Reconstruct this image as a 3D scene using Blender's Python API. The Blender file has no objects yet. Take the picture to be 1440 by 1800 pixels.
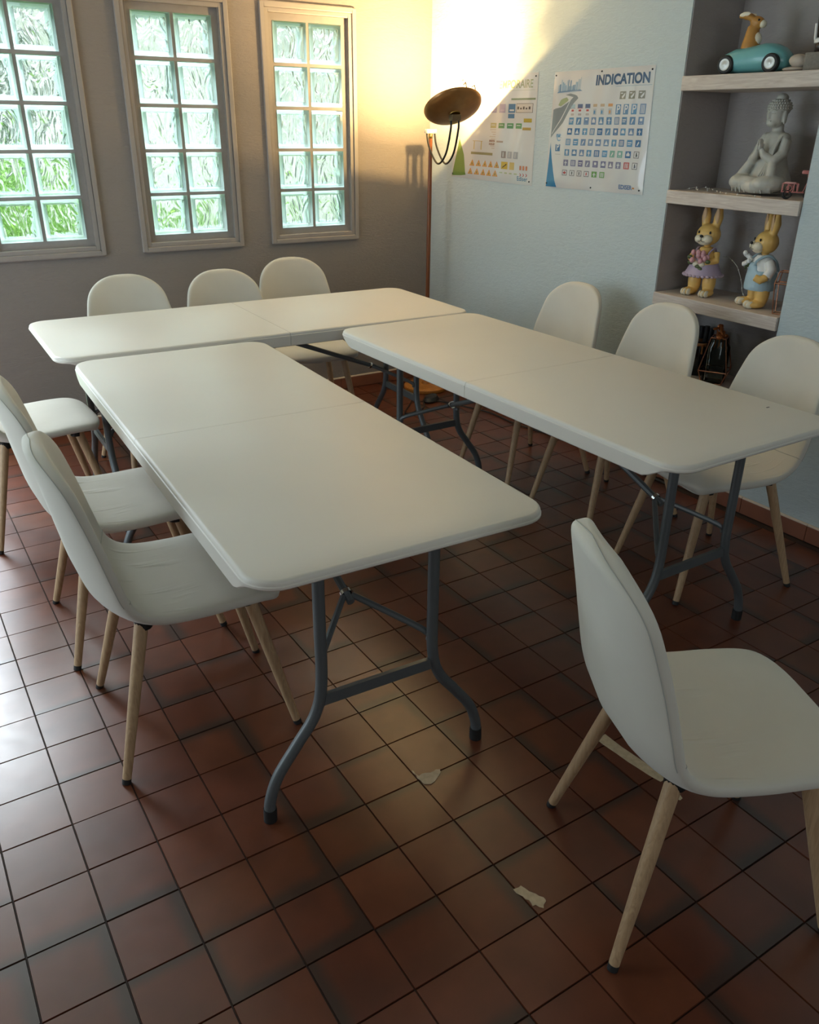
import bpy, bmesh, math, random
from mathutils import Vector, Matrix, Euler
random.seed(7)
S = bpy.context.scene
COL = S.collection
PI = math.pi

# ---------------------------------------------------------------- camera
cam_d = bpy.data.cameras.new('camera')
cam = bpy.data.objects.new('camera', cam_d); COL.objects.link(cam)
cam_d.sensor_fit = 'VERTICAL'; cam_d.sensor_height = 36.0
cam_d.lens = 1446.767 / 1800 * 36.0
cam_d.clip_start = 0.05; cam_d.clip_end = 200
yaw, pitch, roll = 0.5667, -0.4406, 0.0115
fwd = Vector((math.sin(yaw)*math.cos(pitch), math.cos(yaw)*math.cos(pitch), math.sin(pitch)))
rgt = Vector((math.cos(yaw), -math.sin(yaw), 0)); upv = rgt.cross(fwd)
r2 = rgt*math.cos(roll) + upv*math.sin(roll); u2 = -rgt*math.sin(roll) + upv*math.cos(roll)
CAM = Vector((-2.9877, -4.5313, 1.5281))
M = Matrix((r2, u2, -fwd)).transposed().to_4x4(); M.translation = CAM
cam.matrix_world = M
S.camera = cam

# ---------------------------------------------------------------- world, lights, exposure
S.view_settings.view_transform = 'Standard'; S.view_settings.look = 'None'
S.view_settings.exposure = 0.0; S.view_settings.gamma = 1.0
S.view_settings.use_curve_mapping = False
S.cycles.use_denoising = True
S.cycles.max_bounces = 10; S.cycles.transmission_bounces = 10; S.cycles.transparent_max_bounces = 12
S.cycles.sample_clamp_indirect = 6.0
W = bpy.data.worlds.new('sky'); S.world = W; W.use_nodes = True
wn = W.node_tree.nodes; wl = W.node_tree.links
bg = wn['Background']; bg.inputs['Color'].default_value = (0.86, 0.95, 1.0, 1); bg.inputs['Strength'].default_value = 1.9

def area(name, loc, target, sx, sy, power, color, spread=PI):
    d = bpy.data.lights.new(name, 'AREA'); d.shape = 'RECTANGLE'; d.size = sx; d.size_y = sy
    d.energy = power; d.color = color; d.spread = spread
    o = bpy.data.objects.new(name, d); COL.objects.link(o)
    o.location = loc
    o.rotation_euler = (Vector(target) - Vector(loc)).to_track_quat('-Z', 'Y').to_euler()
    return o
# overcast sky high above the garden side of the block windows
area('daylight_garden', (-1.9, 2.3, 4.2), (-1.9, 0.0, 1.4), 5.0, 2.5, 1700, (0.86, 0.95, 1.0))
# glazed patio door in the left wall
area('daylight_patio_door', (-4.72, -1.55, 1.2), (-2.0, -1.0, 1.05), 1.6, 1.9, 32, (0.66, 0.86, 1.0))
# glazed garden door in the window wall, just outside the frame on the left
area('daylight_garden_door', (-3.36, 0.10, 1.10), (-3.25, -3.0, 0.75), 1.26, 1.9, 21, (0.66, 0.83, 1.0))
# added fill lamp behind the camera, brightens the front chair and niche
area('fill_room_behind', (-2.9, -7.4, 1.9), (-1.5, -2.4, 0.9), 2.4, 1.2, 26, (0.84, 0.94, 1.0))

# ---------------------------------------------------------------- materials
MATS = {}
def nt(name):
    m = bpy.data.materials.new(name); m.use_nodes = True
    return m, m.node_tree.nodes, m.node_tree.links, m.node_tree.nodes['Principled BSDF']
def basic(name, col, rough=0.5, metal=0.0, noise=0.0, nscale=40, bump=0.0, bscale=200, spec=0.5, coat=0.0):
    if name in MATS: return MATS[name]
    m, n, l, b = nt(name)
    b.inputs['Base Color'].default_value = (*col, 1); b.inputs['Roughness'].default_value = rough
    b.inputs['Metallic'].default_value = metal; b.inputs['Specular IOR Level'].default_value = spec
    b.inputs['Coat Weight'].default_value = coat
    tc = n.new('ShaderNodeTexCoord')
    if noise > 0:
        tx = n.new('ShaderNodeTexNoise'); tx.inputs['Scale'].default_value = nscale; tx.inputs['Detail'].default_value = 4
        l.new(tc.outputs['Object'], tx.inputs['Vector'])
        mx = n.new('ShaderNodeMix'); mx.data_type = 'RGBA'
        mx.inputs['A'].default_value = (*[c*(1-noise) for c in col], 1)
        mx.inputs['B'].default_value = (*[min(1, c*(1+noise)) for c in col], 1)
        l.new(tx.outputs['Fac'], mx.inputs['Factor']); l.new(mx.outputs['Result'], b.inputs['Base Color'])
    if bump > 0:
        t2 = n.new('ShaderNodeTexNoise'); t2.inputs['Scale'].default_value = bscale; t2.inputs['Detail'].default_value = 3
        l.new(tc.outputs['Object'], t2.inputs['Vector'])
        bp = n.new('ShaderNodeBump'); bp.inputs['Strength'].default_value = bump; bp.inputs['Distance'].default_value = 0.002
        l.new(t2.outputs['Fac'], bp.inputs['Height']); l.new(bp.outputs['Normal'], b.inputs['Normal'])
    MATS[name] = m
    return m

def wall_mat(name, col, axis):
    m, n, l, b = nt(name)
    b.inputs['Roughness'].default_value = 0.75; b.inputs['Specular IOR Level'].default_value = 0.3
    g = n.new('ShaderNodeNewGeometry')
    mp = n.new('ShaderNodeMapping'); mp.inputs['Scale'].default_value = (22, 22, 75)
    l.new(g.outputs['Position'], mp.inputs['Vector'])
    t = n.new('ShaderNodeTexNoise'); t.inputs['Scale'].default_value = 1.0; t.inputs['Detail'].default_value = 5
    t.inputs['Roughness'].default_value = 0.6; t.inputs['Distortion'].default_value = 1.4
    l.new(mp.outputs['Vector'], t.inputs['Vector'])
    bp = n.new('ShaderNodeBump'); bp.inputs['Strength'].default_value = 0.55; bp.inputs['Distance'].default_value = 0.006
    l.new(t.outputs['Fac'], bp.inputs['Height']); l.new(bp.outputs['Normal'], b.inputs['Normal'])
    mx = n.new('ShaderNodeMix'); mx.data_type = 'RGBA'
    mx.inputs['A'].default_value = (*[c*0.93 for c in col], 1); mx.inputs['B'].default_value = (*[c*1.06 for c in col], 1)
    l.new(t.outputs['Fac'], mx.inputs['Factor']); l.new(mx.outputs['Result'], b.inputs['Base Color'])
    return m
M_BACK = wall_mat('painted_render_taupe', (0.265, 0.230, 0.208), 'x')
M_RIGHT = wall_mat('painted_render_pale_grey', (0.52, 0.59, 0.60), 'y')
M_REAR = wall_mat('painted_render_brown', (0.24, 0.19, 0.16), 'y')
M_NICHE = wall_mat('painted_render_grey', (0.38, 0.345, 0.33), 'y')
M_CEIL = wall_mat('painted_ceiling_white', (0.82, 0.80, 0.76), 'y')
M_TRIM = basic('painted_trim_taupe', (0.32, 0.285, 0.262), 0.5, noise=0.06, bump=0.15, bscale=90)

def tile_mat():
    m, n, l, b = nt('terracotta_tile')
    at = n.new('ShaderNodeAttribute'); at.attribute_name = 'tile'   # r: tone, g: smoked edge
    sp = n.new('ShaderNodeSeparateColor'); l.new(at.outputs['Color'], sp.inputs['Color'])
    oi = n.new('ShaderNodeObjectInfo')
    ad = n.new('ShaderNodeMath'); ad.operation = 'ADD'; l.new(sp.outputs['Red'], ad.inputs[0]); l.new(oi.outputs['Random'], ad.inputs[1])
    fr = n.new('ShaderNodeMath'); fr.operation = 'FRACT'; l.new(ad.outputs[0], fr.inputs[0])
    cr = n.new('ShaderNodeValToRGB'); e = cr.color_ramp.elements
    e[0].position = 0; e[0].color = (0.088, 0.0200, 0.0075, 1); e[1].position = 1; e[1].color = (0.116, 0.0320, 0.0100, 1)
    x = cr.color_ramp.elements.new(0.35); x.color = (0.124, 0.0340, 0.0135, 1)
    x = cr.color_ramp.elements.new(0.7); x.color = (0.100, 0.0250, 0.0105, 1)
    l.new(fr.outputs[0], cr.inputs['Fac'])
    g = n.new('ShaderNodeNewGeometry')
    t1 = n.new('ShaderNodeTexNoise'); t1.inputs['Scale'].default_value = 9; t1.inputs['Detail'].default_value = 6; l.new(g.outputs['Position'], t1.inputs['Vector'])
    t2 = n.new('ShaderNodeTexNoise'); t2.inputs['Scale'].default_value = 24; t2.inputs['Detail'].default_value = 5; l.new(g.outputs['Position'], t2.inputs['Vector'])
    mr = n.new('ShaderNodeMapRange'); mr.inputs['From Min'].default_value = 0.3; mr.inputs['From Max'].default_value = 0.7
    mr.inputs['To Min'].default_value = 0.82; mr.inputs['To Max'].default_value = 1.22; l.new(t1.outputs['Fac'], mr.inputs['Value'])
    mu = n.new('ShaderNodeMix'); mu.data_type = 'RGBA'; mu.blend_type = 'MULTIPLY'; mu.inputs['Factor'].default_value = 1
    l.new(cr.outputs['Color'], mu.inputs['A']); l.new(mr.outputs['Result'], mu.inputs['B'])
    # smoked (reduction-fired) edge, a fixed stain of the tile
    sm = n.new('ShaderNodeMath'); sm.operation = 'MULTIPLY_ADD'; l.new(t2.outputs['Fac'], sm.inputs[0]); sm.inputs[1].default_value = 0.22; l.new(sp.outputs['Green'], sm.inputs[2])
    rg = n.new('ShaderNodeMapRange'); rg.interpolation_type = 'SMOOTHSTEP'; rg.inputs['From Min'].default_value = 0.36; rg.inputs['From Max'].default_value = 1.0; rg.inputs['To Max'].default_value = 0.8
    l.new(sm.outputs[0], rg.inputs['Value'])
    dk = n.new('ShaderNodeMix'); dk.data_type = 'RGBA'; dk.inputs['B'].default_value = (0.032, 0.019, 0.013, 1)
    l.new(rg.outputs['Result'], dk.inputs['Factor']); l.new(mu.outputs['Result'], dk.inputs['A']); l.new(dk.outputs['Result'], b.inputs['Base Color'])
    rr = n.new('ShaderNodeMapRange'); rr.inputs['To Min'].default_value = 0.27; rr.inputs['To Max'].default_value = 0.38; l.new(t2.outputs['Fac'], rr.inputs['Value'])
    l.new(rr.outputs['Result'], b.inputs['Roughness']); b.inputs['Specular IOR Level'].default_value = 0.7
    bp = n.new('ShaderNodeBump'); bp.inputs['Strength'].default_value = 0.12; bp.inputs['Distance'].default_value = 0.003
    l.new(t1.outputs['Fac'], bp.inputs['Height']); l.new(bp.outputs['Normal'], b.inputs['Normal'])
    return m
M_TILE = tile_mat()
M_GROUT = basic('floor_grout', (0.032, 0.018, 0.012), 0.85, noise=0.2, nscale=30)
M_SKIRT = basic('terracotta_skirting', (0.235, 0.085, 0.046), 0.4, noise=0.18, nscale=14)
M_SKIRT_TOP = basic('skirting_top_bead', (0.64, 0.53, 0.42), 0.6, noise=0.1)

def fabric_mat():
    m, n, l, b = nt('upholstery_cream')
    b.inputs['Roughness'].default_value = 0.85; b.inputs['Specular IOR Level'].default_value = 0.25; b.inputs['Sheen Weight'].default_value = 0.25
    tc = n.new('ShaderNodeTexCoord')
    t = n.new('ShaderNodeTexNoise'); t.inputs['Scale'].default_value = 7; t.inputs['Detail'].default_value = 4; l.new(tc.outputs['Object'], t.inputs['Vector'])
    mx = n.new('ShaderNodeMix'); mx.data_type = 'RGBA'; mx.inputs['A'].default_value = (0.575, 0.54, 0.465, 1); mx.inputs['B'].default_value = (0.665, 0.63, 0.55, 1)
    l.new(t.outputs['Fac'], mx.inputs['Factor']); l.new(mx.outputs['Result'], b.inputs['Base Color'])
    wv = n.new('ShaderNodeTexNoise'); wv.inputs['Scale'].default_value = 900; wv.inputs['Detail'].default_value = 2; l.new(tc.outputs['Object'], wv.inputs['Vector'])
    b1 = n.new('ShaderNodeBump'); b1.inputs['Strength'].default_value = 0.2; b1.inputs['Distance'].default_value = 0.001; l.new(wv.outputs['Fac'], b1.inputs['Height'])
    # pull creases running across the seat
    mp = n.new('ShaderNodeMapping'); mp.inputs['Scale'].default_value = (4.0, 24, 3); mp.inputs['Rotation'].default_value = (0, 0, 0.10); l.new(tc.outputs['Object'], mp.inputs['Vector'])
    cn = n.new('ShaderNodeTexNoise'); cn.inputs['Scale'].default_value = 1; cn.inputs['Detail'].default_value = 2; cn.inputs['Distortion'].default_value = 0.4; l.new(mp.outputs['Vector'], cn.inputs['Vector'])
    cm = n.new('ShaderNodeMapRange'); cm.interpolation_type = 'SMOOTHSTEP'; cm.inputs['From Min'].default_value = 0.55; cm.inputs['From Max'].default_value = 0.72; l.new(cn.outputs['Fac'], cm.inputs['Value'])
    b2 = n.new('ShaderNodeBump'); b2.inputs['Strength'].default_value = 0.5; b2.inputs['Distance'].default_value = 0.007
    sx = n.new('ShaderNodeSeparateXYZ'); l.new(tc.outputs['Object'], sx.inputs[0])
    mk = n.new('ShaderNodeMapRange'); mk.interpolation_type = 'SMOOTHSTEP'; mk.inputs['From Min'].default_value = 0.06; mk.inputs['From Max'].default_value = -0.10; l.new(sx.outputs['X'], mk.inputs['Value'])
    mm = n.new('ShaderNodeMath'); mm.operation = 'MULTIPLY'; l.new(cm.outputs['Result'], mm.inputs[0]); l.new(mk.outputs['Result'], mm.inputs[1])
    zk = n.new('ShaderNodeMapRange'); zk.interpolation_type = 'SMOOTHSTEP'; zk.inputs['From Min'].default_value = 0.50; zk.inputs['From Max'].default_value = 0.46; l.new(sx.outputs['Z'], zk.inputs['Value'])
    m3 = n.new('ShaderNodeMath'); m3.operation = 'MULTIPLY'; l.new(mm.outputs[0], m3.inputs[0]); l.new(zk.outputs['Result'], m3.inputs[1]); cm_out = m3.outputs[0]
    l.new(cm_out, b2.inputs['Height']); l.new(b1.outputs['Normal'], b2.inputs['Normal']); l.new(b2.outputs['Normal'], b.inputs['Normal'])
    return m
M_FAB = fabric_mat()
M_PIPE = basic('upholstery_seam', (0.40, 0.39, 0.35), 0.9)

def wood_mat(name, c1, c2, rough=0.5, scale=(3, 40, 40), dist=2.0):
    if name in MATS: return MATS[name]
    m, n, l, b = nt(name)
    b.inputs['Roughness'].default_value = rough
    tc = n.new('ShaderNodeTexCoord'); mp = n.new('ShaderNodeMapping'); mp.inputs['Scale'].default_value = scale; l.new(tc.outputs['Object'], mp.inputs['Vector'])
    t = n.new('ShaderNodeTexNoise'); t.inputs['Scale'].default_value = 1.5; t.inputs['Detail'].default_value = 7; t.inputs['Distortion'].default_value = dist; l.new(mp.outputs['Vector'], t.inputs['Vector'])
    cr = n.new('ShaderNodeValToRGB'); cr.color_ramp.elements[0].position = 0.3; cr.color_ramp.elements[1].position = 0.7
    cr.color_ramp.elements[0].color = (*c1, 1); cr.color_ramp.elements[1].color = (*c2, 1)
    l.new(t.outputs['Fac'], cr.inputs['Fac']); l.new(cr.outputs['Color'], b.inputs['Base Color'])
    bp = n.new('ShaderNodeBump'); bp.inputs['Strength'].default_value = 0.15; bp.inputs['Distance'].default_value = 0.002; l.new(t.outputs['Fac'], bp.inputs['Height']); l.new(bp.outputs['Normal'], b.inputs['Normal'])
    MATS[name] = m
    return m
M_LEG = wood_mat('light_oak_leg', (0.36, 0.225, 0.12), (0.50, 0.335, 0.19), 0.5, (60, 60, 3))
M_SHELF = wood_mat('whitewashed_oak', (0.48, 0.395, 0.34), (0.66, 0.585, 0.515), 0.6, (50, 3.5, 50))
M_POLE = wood_mat('reddish_stained_wood', (0.11, 0.030, 0.010), (0.26, 0.085, 0.022), 0.3, (60, 60, 2.5))
M_BASEW = wood_mat('honey_wood', (0.34, 0.12, 0.02), (0.55, 0.24, 0.05), 0.35, (5, 40, 40))
M_PLASTIC = basic('table_plastic_white', (0.72, 0.67, 0.595), 0.42, noise=0.025, nscale=6, bump=0.10, bscale=420, spec=0.4)
M_STEEL = basic('table_leg_grey_paint', (0.105, 0.115, 0.118), 0.42, metal=0.2, noise=0.1, nscale=20)
M_CHROME = basic('chrome', (0.75, 0.75, 0.74), 0.15, metal=1.0)
M_BLACK = basic('black_rubber', (0.012, 0.012, 0.012), 0.6)
M_BLKMET = basic('black_metal', (0.02, 0.02, 0.02), 0.4, metal=0.5)

def glass_mat():
    m = bpy.data.materials.new('wavy_block_glass'); m.use_nodes = True
    n = m.node_tree.nodes; l = m.node_tree.links
    n.remove(n['Principled BSDF']); out = n['Material Output']
    tc = n.new('ShaderNodeTexCoord'); oi = n.new('ShaderNodeObjectInfo')
    va = n.new('ShaderNodeVectorMath'); va.operation = 'ADD'; l.new(tc.outputs['Object'], va.inputs[0]); 
    cx = n.new('ShaderNodeCombineXYZ'); ml = n.new('ShaderNodeMath'); ml.operation = 'MULTIPLY'; ml.inputs[1].default_value = 9.0; l.new(oi.outputs['Random'], ml.inputs[0])
    l.new(ml.outputs[0], cx.inputs['X']); l.new(cx.outputs[0], va.inputs[1])
    t = n.new('ShaderNodeTexNoise'); t.inputs['Scale'].default_value = 10; t.inputs['Detail'].default_value = 1.0; t.inputs['Distortion'].default_value = 2.0
    mp = n.new('ShaderNodeMapping'); mp.inputs['Scale'].default_value = (1.5, 1, 0.75); mp.inputs['Rotation'].default_value = (0, 0.5, 0)
    l.new(va.outputs[0], mp.inputs['Vector']); l.new(mp.outputs['Vector'], t.inputs['Vector'])
    bp = n.new('ShaderNodeBump'); bp.inputs['Strength'].default_value = 0.9; bp.inputs['Distance'].default_value = 0.034; l.new(t.outputs['Fac'], bp.inputs['Height'])
    g = n.new('ShaderNodeBsdfGlass'); g.inputs['Color'].default_value = (0.94, 0.965, 0.955, 1); g.inputs['Roughness'].default_value = 0.02; g.inputs['IOR'].default_value = 1.45
    l.new(bp.outputs['Normal'], g.inputs['Normal'])
    tr = n.new('ShaderNodeBsdfTransparent'); tr.inputs['Color'].default_value = (0.92, 0.98, 0.96, 1)
    mx = n.new('ShaderNodeMixShader'); mx.inputs['Fac'].default_value = 0.85
    l.new(tr.outputs[0], mx.inputs[1]); l.new(g.outputs[0], mx.inputs[2]); l.new(mx.outputs[0], out.inputs['Surface'])
    return m
M_GLASS = glass_mat()
def rim_mat():
    m = bpy.data.materials.new('block_glass_rim'); m.use_nodes = True
    n = m.node_tree.nodes; l = m.node_tree.links
    n.remove(n['Principled BSDF']); out = n['Material Output']
    a = n.new('ShaderNodeBsdfTranslucent'); a.inputs['Color'].default_value = (0.66, 0.76, 0.74, 1)
    t = n.new('ShaderNodeBsdfTransparent'); t.inputs['Color'].default_value = (0.72, 0.82, 0.80, 1)
    gl = n.new('ShaderNodeBsdfGlossy'); gl.inputs['Roughness'].default_value = 0.12
    m1 = n.new('ShaderNodeMixShader'); m1.inputs['Fac'].default_value = 0.45; l.new(t.outputs[0], m1.inputs[1]); l.new(a.outputs[0], m1.inputs[2])
    m2 = n.new('ShaderNodeMixShader'); m2.inputs['Fac'].default_value = 0.08; l.new(m1.outputs[0], m2.inputs[1]); l.new(gl.outputs[0], m2.inputs[2])
    l.new(m2.outputs[0], out.inputs['Surface'])
    return m
M_RIM = rim_mat()
def clear_glass():
    m = bpy.data.materials.new('clear_jar_glass'); m.use_nodes = True
    n = m.node_tree.nodes; l = m.node_tree.links
    n.remove(n['Principled BSDF']); out = n['Material Output']
    g = n.new('ShaderNodeBsdfGlossy'); g.inputs['Roughness'].default_value = 0.05
    tr = n.new('ShaderNodeBsdfTransparent'); tr.inputs['Color'].default_value = (0.80, 0.84, 0.82, 1)
    lw = n.new('ShaderNodeLayerWeight'); lw.inputs['Blend'].default_value = 0.25
    mx = n.new('ShaderNodeMixShader'); l.new(lw.outputs['Fresnel'], mx.inputs['Fac']); l.new(tr.outputs[0], mx.inputs[1]); l.new(g.outputs[0], mx.inputs[2]); l.new(mx.outputs[0], out.inputs['Surface'])
    return m
M_JAR = clear_glass()
def attr_mat(name, rough=0.3, coat=0.0, noise_bump=0.0):
    m, n, l, b = nt(name)
    at = n.new('ShaderNodeAttribute'); at.attribute_name = 'ink'
    l.new(at.outputs['Color'], b.inputs['Base Color']); b.inputs['Roughness'].default_value = rough; b.inputs['Coat Weight'].default_value = coat
    b.inputs['Coat Roughness'].default_value = 0.15
    return m
M_PRINT = attr_mat('printed_ink', 0.25, 0.5)
M_COPPER = basic('copper_wire', (0.62, 0.30, 0.19), 0.25, metal=1.0)

# ---------------------------------------------------------------- mesh helpers
class MB:
    """collects geometry for ONE mesh object"""
    def __init__(s): s.v = []; s.f = []; s.c = []
    def add(s, vs, fs, col=None):
        o = len(s.v); s.v += [tuple(p) for p in vs]; s.f += [tuple(i+o for i in f) for f in fs]
        s.c += [col]*len(fs); return s
    def box(s, x0, x1, y0, y1, z0, z1, col=None):
        return s.add([(x0,y0,z0),(x1,y0,z0),(x1,y1,z0),(x0,y1,z0),(x0,y0,z1),(x1,y0,z1),(x1,y1,z1),(x0,y1,z1)],
                     [(3,2,1,0),(4,5,6,7),(0,1,5,4),(1,2,6,5),(2,3,7,6),(3,0,4,7)], col)
    def tube(s, pts, r, seg=10, caps=True, closed=False):
        pts = [Vector(p) for p in pts]; n = len(pts); rs = r if isinstance(r, (list, tuple)) else [r]*n
        vs = []; nrm = None
        for i, p in enumerate(pts):
            if closed: t = pts[(i+1) % n] - pts[i-1]
            else: t = pts[min(i+1, n-1)] - pts[max(i-1, 0)]
            t.normalize()
            if nrm is None:
                a = Vector((0,0,1)) if abs(t.z) < 0.9 else Vector((1,0,0)); nrm = t.cross(a).normalized()
            else:
                nrm = (nrm - t*nrm.dot(t)).normalized()
            bn = t.cross(nrm)
            vs += [p + (nrm*math.cos(2*PI*k/seg) + bn*math.sin(2*PI*k/seg))*rs[i] for k in range(seg)]
        fs = []
        for i in range(n if closed else n-1):
            j = (i+1) % n
            for k in range(seg): fs.append((i*seg+k, i*seg+(k+1) % seg, j*seg+(k+1) % seg, j*seg+k))
        if caps and not closed: fs.append(tuple(reversed(range(seg)))); fs.append(tuple((n-1)*seg+k for k in range(seg)))
        return s.add(vs, fs)
    def lathe(s, prof, seg=28, mat=None):
        vs = []; n = len(prof)
        for (r, z) in prof: vs += [Vector((r*math.cos(2*PI*k/seg), r*math.sin(2*PI*k/seg), z)) for k in range(seg)]
        if mat is not None: vs = [mat @ v for v in vs]
        fs = [(i*seg+k, i*seg+(k+1) % seg, (i+1)*seg+(k+1) % seg, (i+1)*seg+k) for i in range(n-1) for k in range(seg)]
        if prof[0][0] > 1e-5: fs.append(tuple(reversed(range(seg))))
        if prof[-1][0] > 1e-5: fs.append(tuple((n-1)*seg+k for k in range(seg)))
        return s.add(vs, fs)
    def ball(s, c, r, seg=14, rings=9, rot=None):
        r = r if isinstance(r, (tuple, list)) else (r, r, r)
        vs = []; c = Vector(c)
        for i in range(rings+1):
            th = PI*i/rings
            for k in range(seg):
                p = Vector((r[0]*math.sin(th)*math.cos(2*PI*k/seg), r[1]*math.sin(th)*math.sin(2*PI*k/seg), r[2]*math.cos(th)))
                if rot is not None: p.rotate(rot)
                vs.append(c+p)
        fs = [((i+1)*seg+k, (i+1)*seg+(k+1) % seg, i*seg+(k+1) % seg, i*seg+k) for i in range(rings) for k in range(seg)]
        return s.add(vs, fs)
    def prism(s, poly, z0, z1, mat=None, col=None):
        n = len(poly)
        vs = [Vector((x, y, z0)) for x, y in poly] + [Vector((x, y, z1)) for x, y in poly]
        if mat is not None: vs = [mat @ v for v in vs]
        fs = [tuple(reversed(range(n))), tuple(range(n, 2*n))] + [(i, (i+1) % n, n+(i+1) % n, n+i) for i in range(n)]
        return s.add(vs, fs, col)
    def mesh(s, name, mat=None, smooth=False, attr=None, bevel=0, weld=True):
        me = bpy.data.meshes.new(name); me.from_pydata(s.v, [], s.f); me.validate()
        if attr:
            a = me.color_attributes.new(attr, 'FLOAT_COLOR', 'CORNER')
            i = 0
            for p in me.polygons:
                c = s.c[p.index] or (0.5, 0.5, 0.5)
                for li in p.loop_indices: a.data[li].color = (*c, 1)
        if weld or bevel:
            bm = bmesh.new(); bm.from_mesh(me)
            if weld: bmesh.ops.remove_doubles(bm, verts=bm.verts, dist=1e-6)
            if bevel:
                es = [e for e in bm.edges if len(e.link_faces) == 2 and e.calc_face_angle(0) > 0.6]
                bmesh.ops.bevel(bm, geom=es, offset=bevel, segments=2, affect='EDGES', profile=0.5, clamp_overlap=True)
            bm.to_mesh(me); bm.free()
        if smooth:
            for p in me.polygons: p.use_smooth = True
            if smooth != 'all':
                try: me.set_sharp_from_angle(angle=0.7)
                except Exception: pass
        if mat: me.materials.append(mat)
        return me
def link(name, me, parent=None, loc=None, rot=None):
    o = bpy.data.objects.new(name, me); COL.objects.link(o)
    if parent is not None: o.parent = parent
    if loc is not None: o.location = loc
    if rot is not None: o.rotation_euler = rot
    return o
def part(name, mb, mat, parent, smooth=True, bevel=0, attr=None, label=None, kind=None):
    o = link(name, mb.mesh(name, mat, smooth, attr, bevel), parent)
    if label: o['label'] = label
    if kind: o['kind'] = kind
    return o
def thing(name, label, cat, loc=(0,0,0), rotz=0.0, group=None):
    o = bpy.data.objects.new(name, None); COL.objects.link(o); o.empty_display_size = 0.1
    o.location = loc; o.rotation_euler = (0, 0, rotz); o['label'] = label; o['category'] = cat
    if group: o['group'] = group
    return o
def tag(o, label, cat, group=None):
    o['label'] = label; o['category'] = cat
    if group: o['group'] = group
    return o
def structure(o): o['kind'] = 'structure'; return o
def copy_tree(o, parent=None):
    c = o.copy(); COL.objects.link(c)
    if parent is not None: c.parent = parent
    for ch in list(o.children): copy_tree(ch, c)
    return c
def smooth_path(pts, n=8, closed=False):
    pts = [Vector(p) for p in pts]; out = []; m = len(pts)
    for i in range(m if closed else m-1):
        if closed: p0, p1, p2, p3 = pts[i-1], pts[i], pts[(i+1) % m], pts[(i+2) % m]
        else: p0, p1, p2, p3 = pts[max(i-1,0)], pts[i], pts[i+1], pts[min(i+2, m-1)]
        for k in range(n):
            t = k/n
            out.append(0.5*((2*p1) + (p2-p0)*t + (2*p0-5*p1+4*p2-p3)*t*t + (3*p1-p0-3*p2+p3)*t**3))
    if not closed: out.append(pts[-1])
    return out
def blob(name, mat, parent, shapes, voxel=0.004, smooth_it=6, label=None):
    """one continuous skin around overlapping ellipsoids / tubes"""
    mb = MB()
    for sh in shapes:
        if sh[0] == 'b': mb.ball(sh[1], sh[2], 16, 10, sh[3] if len(sh) > 3 else None)
        elif sh[0] == 't': mb.tube(sh[1], sh[2], 12)
        elif sh[0] == 'l': mb.lathe(sh[1], 24, sh[2] if len(sh) > 2 else None)
    me = mb.mesh(name + '_src', None, weld=True)
    o = bpy.data.objects.new(name + '_tmp', me); COL.objects.link(o)
    r = o.modifiers.new('r', 'REMESH'); r.mode = 'VOXEL'; r.voxel_size = voxel
    sm = o.modifiers.new('s', 'SMOOTH'); sm.factor = 0.5; sm.iterations = smooth_it
    dg = bpy.context.evaluated_depsgraph_get()
    me2 = bpy.data.meshes.new_from_object(o.evaluated_get(dg)); me2.name = name
    bpy.data.objects.remove(o); bpy.data.meshes.remove(me)
    for p in me2.polygons: p.use_smooth = True
    me2.materials.clear(); me2.materials.append(mat)
    o = link(name, me2, parent)
    if label: o['label'] = label
    return o

# ---------------------------------------------------------------- room shell
WY = -0.014                     # inner face of the window wall
XL, YB, HC = -4.8, -8.0, 2.55  # left wall, back of the room, ceiling
WX = [-2.4525, -1.7094, -0.9835]   # left edge of each block field
PZ, PP = 0.9781, 0.2067        # sill height of blocks, block pitch
OM = 0.026                     # reveal margin around blocks
def wall_back():
    mb = MB(); z0, z1 = PZ-OM, PZ+5*PP+OM
    xs = sorted((x-OM, x+2*PP+OM) for x in WX)
    DX0, DX1, DZ = -4.02, -2.70, 2.12      # opening of the garden door, left of the frame
    mb.box(XL-0.2, DX0, WY, 0.17, -0.05, HC+0.1); mb.box(DX0, DX1, WY, 0.17, DZ, HC+0.1)
    mb.box(DX1, 0.7, WY, 0.17, -0.05, z0); mb.box(DX1, 0.7, WY, 0.17, z1, HC+0.1)
    cur = DX1
    for a, b in xs: mb.box(cur, a, WY, 0.17, z0, z1); cur = b
    mb.box(cur, 0.7, WY, 0.17, z0, z1)
    fr = MB()
    for (a, b, c, d) in ((DX0, DX0+0.05, 0, DZ), (DX1-0.05, DX1, 0, DZ), (DX0, DX1, DZ-0.05, DZ), (DX0, DX1, 0.0, 0.06)): fr.box(a, b, 0.0, 0.06, c, d)
    structure(link('door_1', fr.mesh('door_1', M_TRIM)))
    return structure(link('wall_back', mb.mesh('wall_back', M_BACK)))
wall_back()
NY0, NY1, ND = -1.895, -2.548, 0.305
def wall_right():
    mb = MB()
    mb.box(0, 0.5, NY0, WY, -0.05, HC+0.1); mb.box(0, 0.5, YB, NY1, -0.05, HC+0.1)
    mb.box(0, 0.5, NY1, NY0, -0.05, 0.40); mb.box(0, 0.5, NY1, NY0, 2.40, HC+0.1)
    return structure(link('wall_right', mb.mesh('wall_right', M_RIGHT)))
wall_right()
mb = MB(); e = 0.004
mb.box(ND, 0.5, NY1, NY0, 0.40, 2.40)
mb.box(e, ND, NY0-0.004, NY0, 0.40, 2.40); mb.box(e, ND, NY1, NY1+0.004, 0.40, 2.40); mb.box(e, ND, NY1, NY0, 2.396, 2.40)
structure(link('wall_niche', mb.mesh('wall_niche', M_NICHE)))
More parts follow.
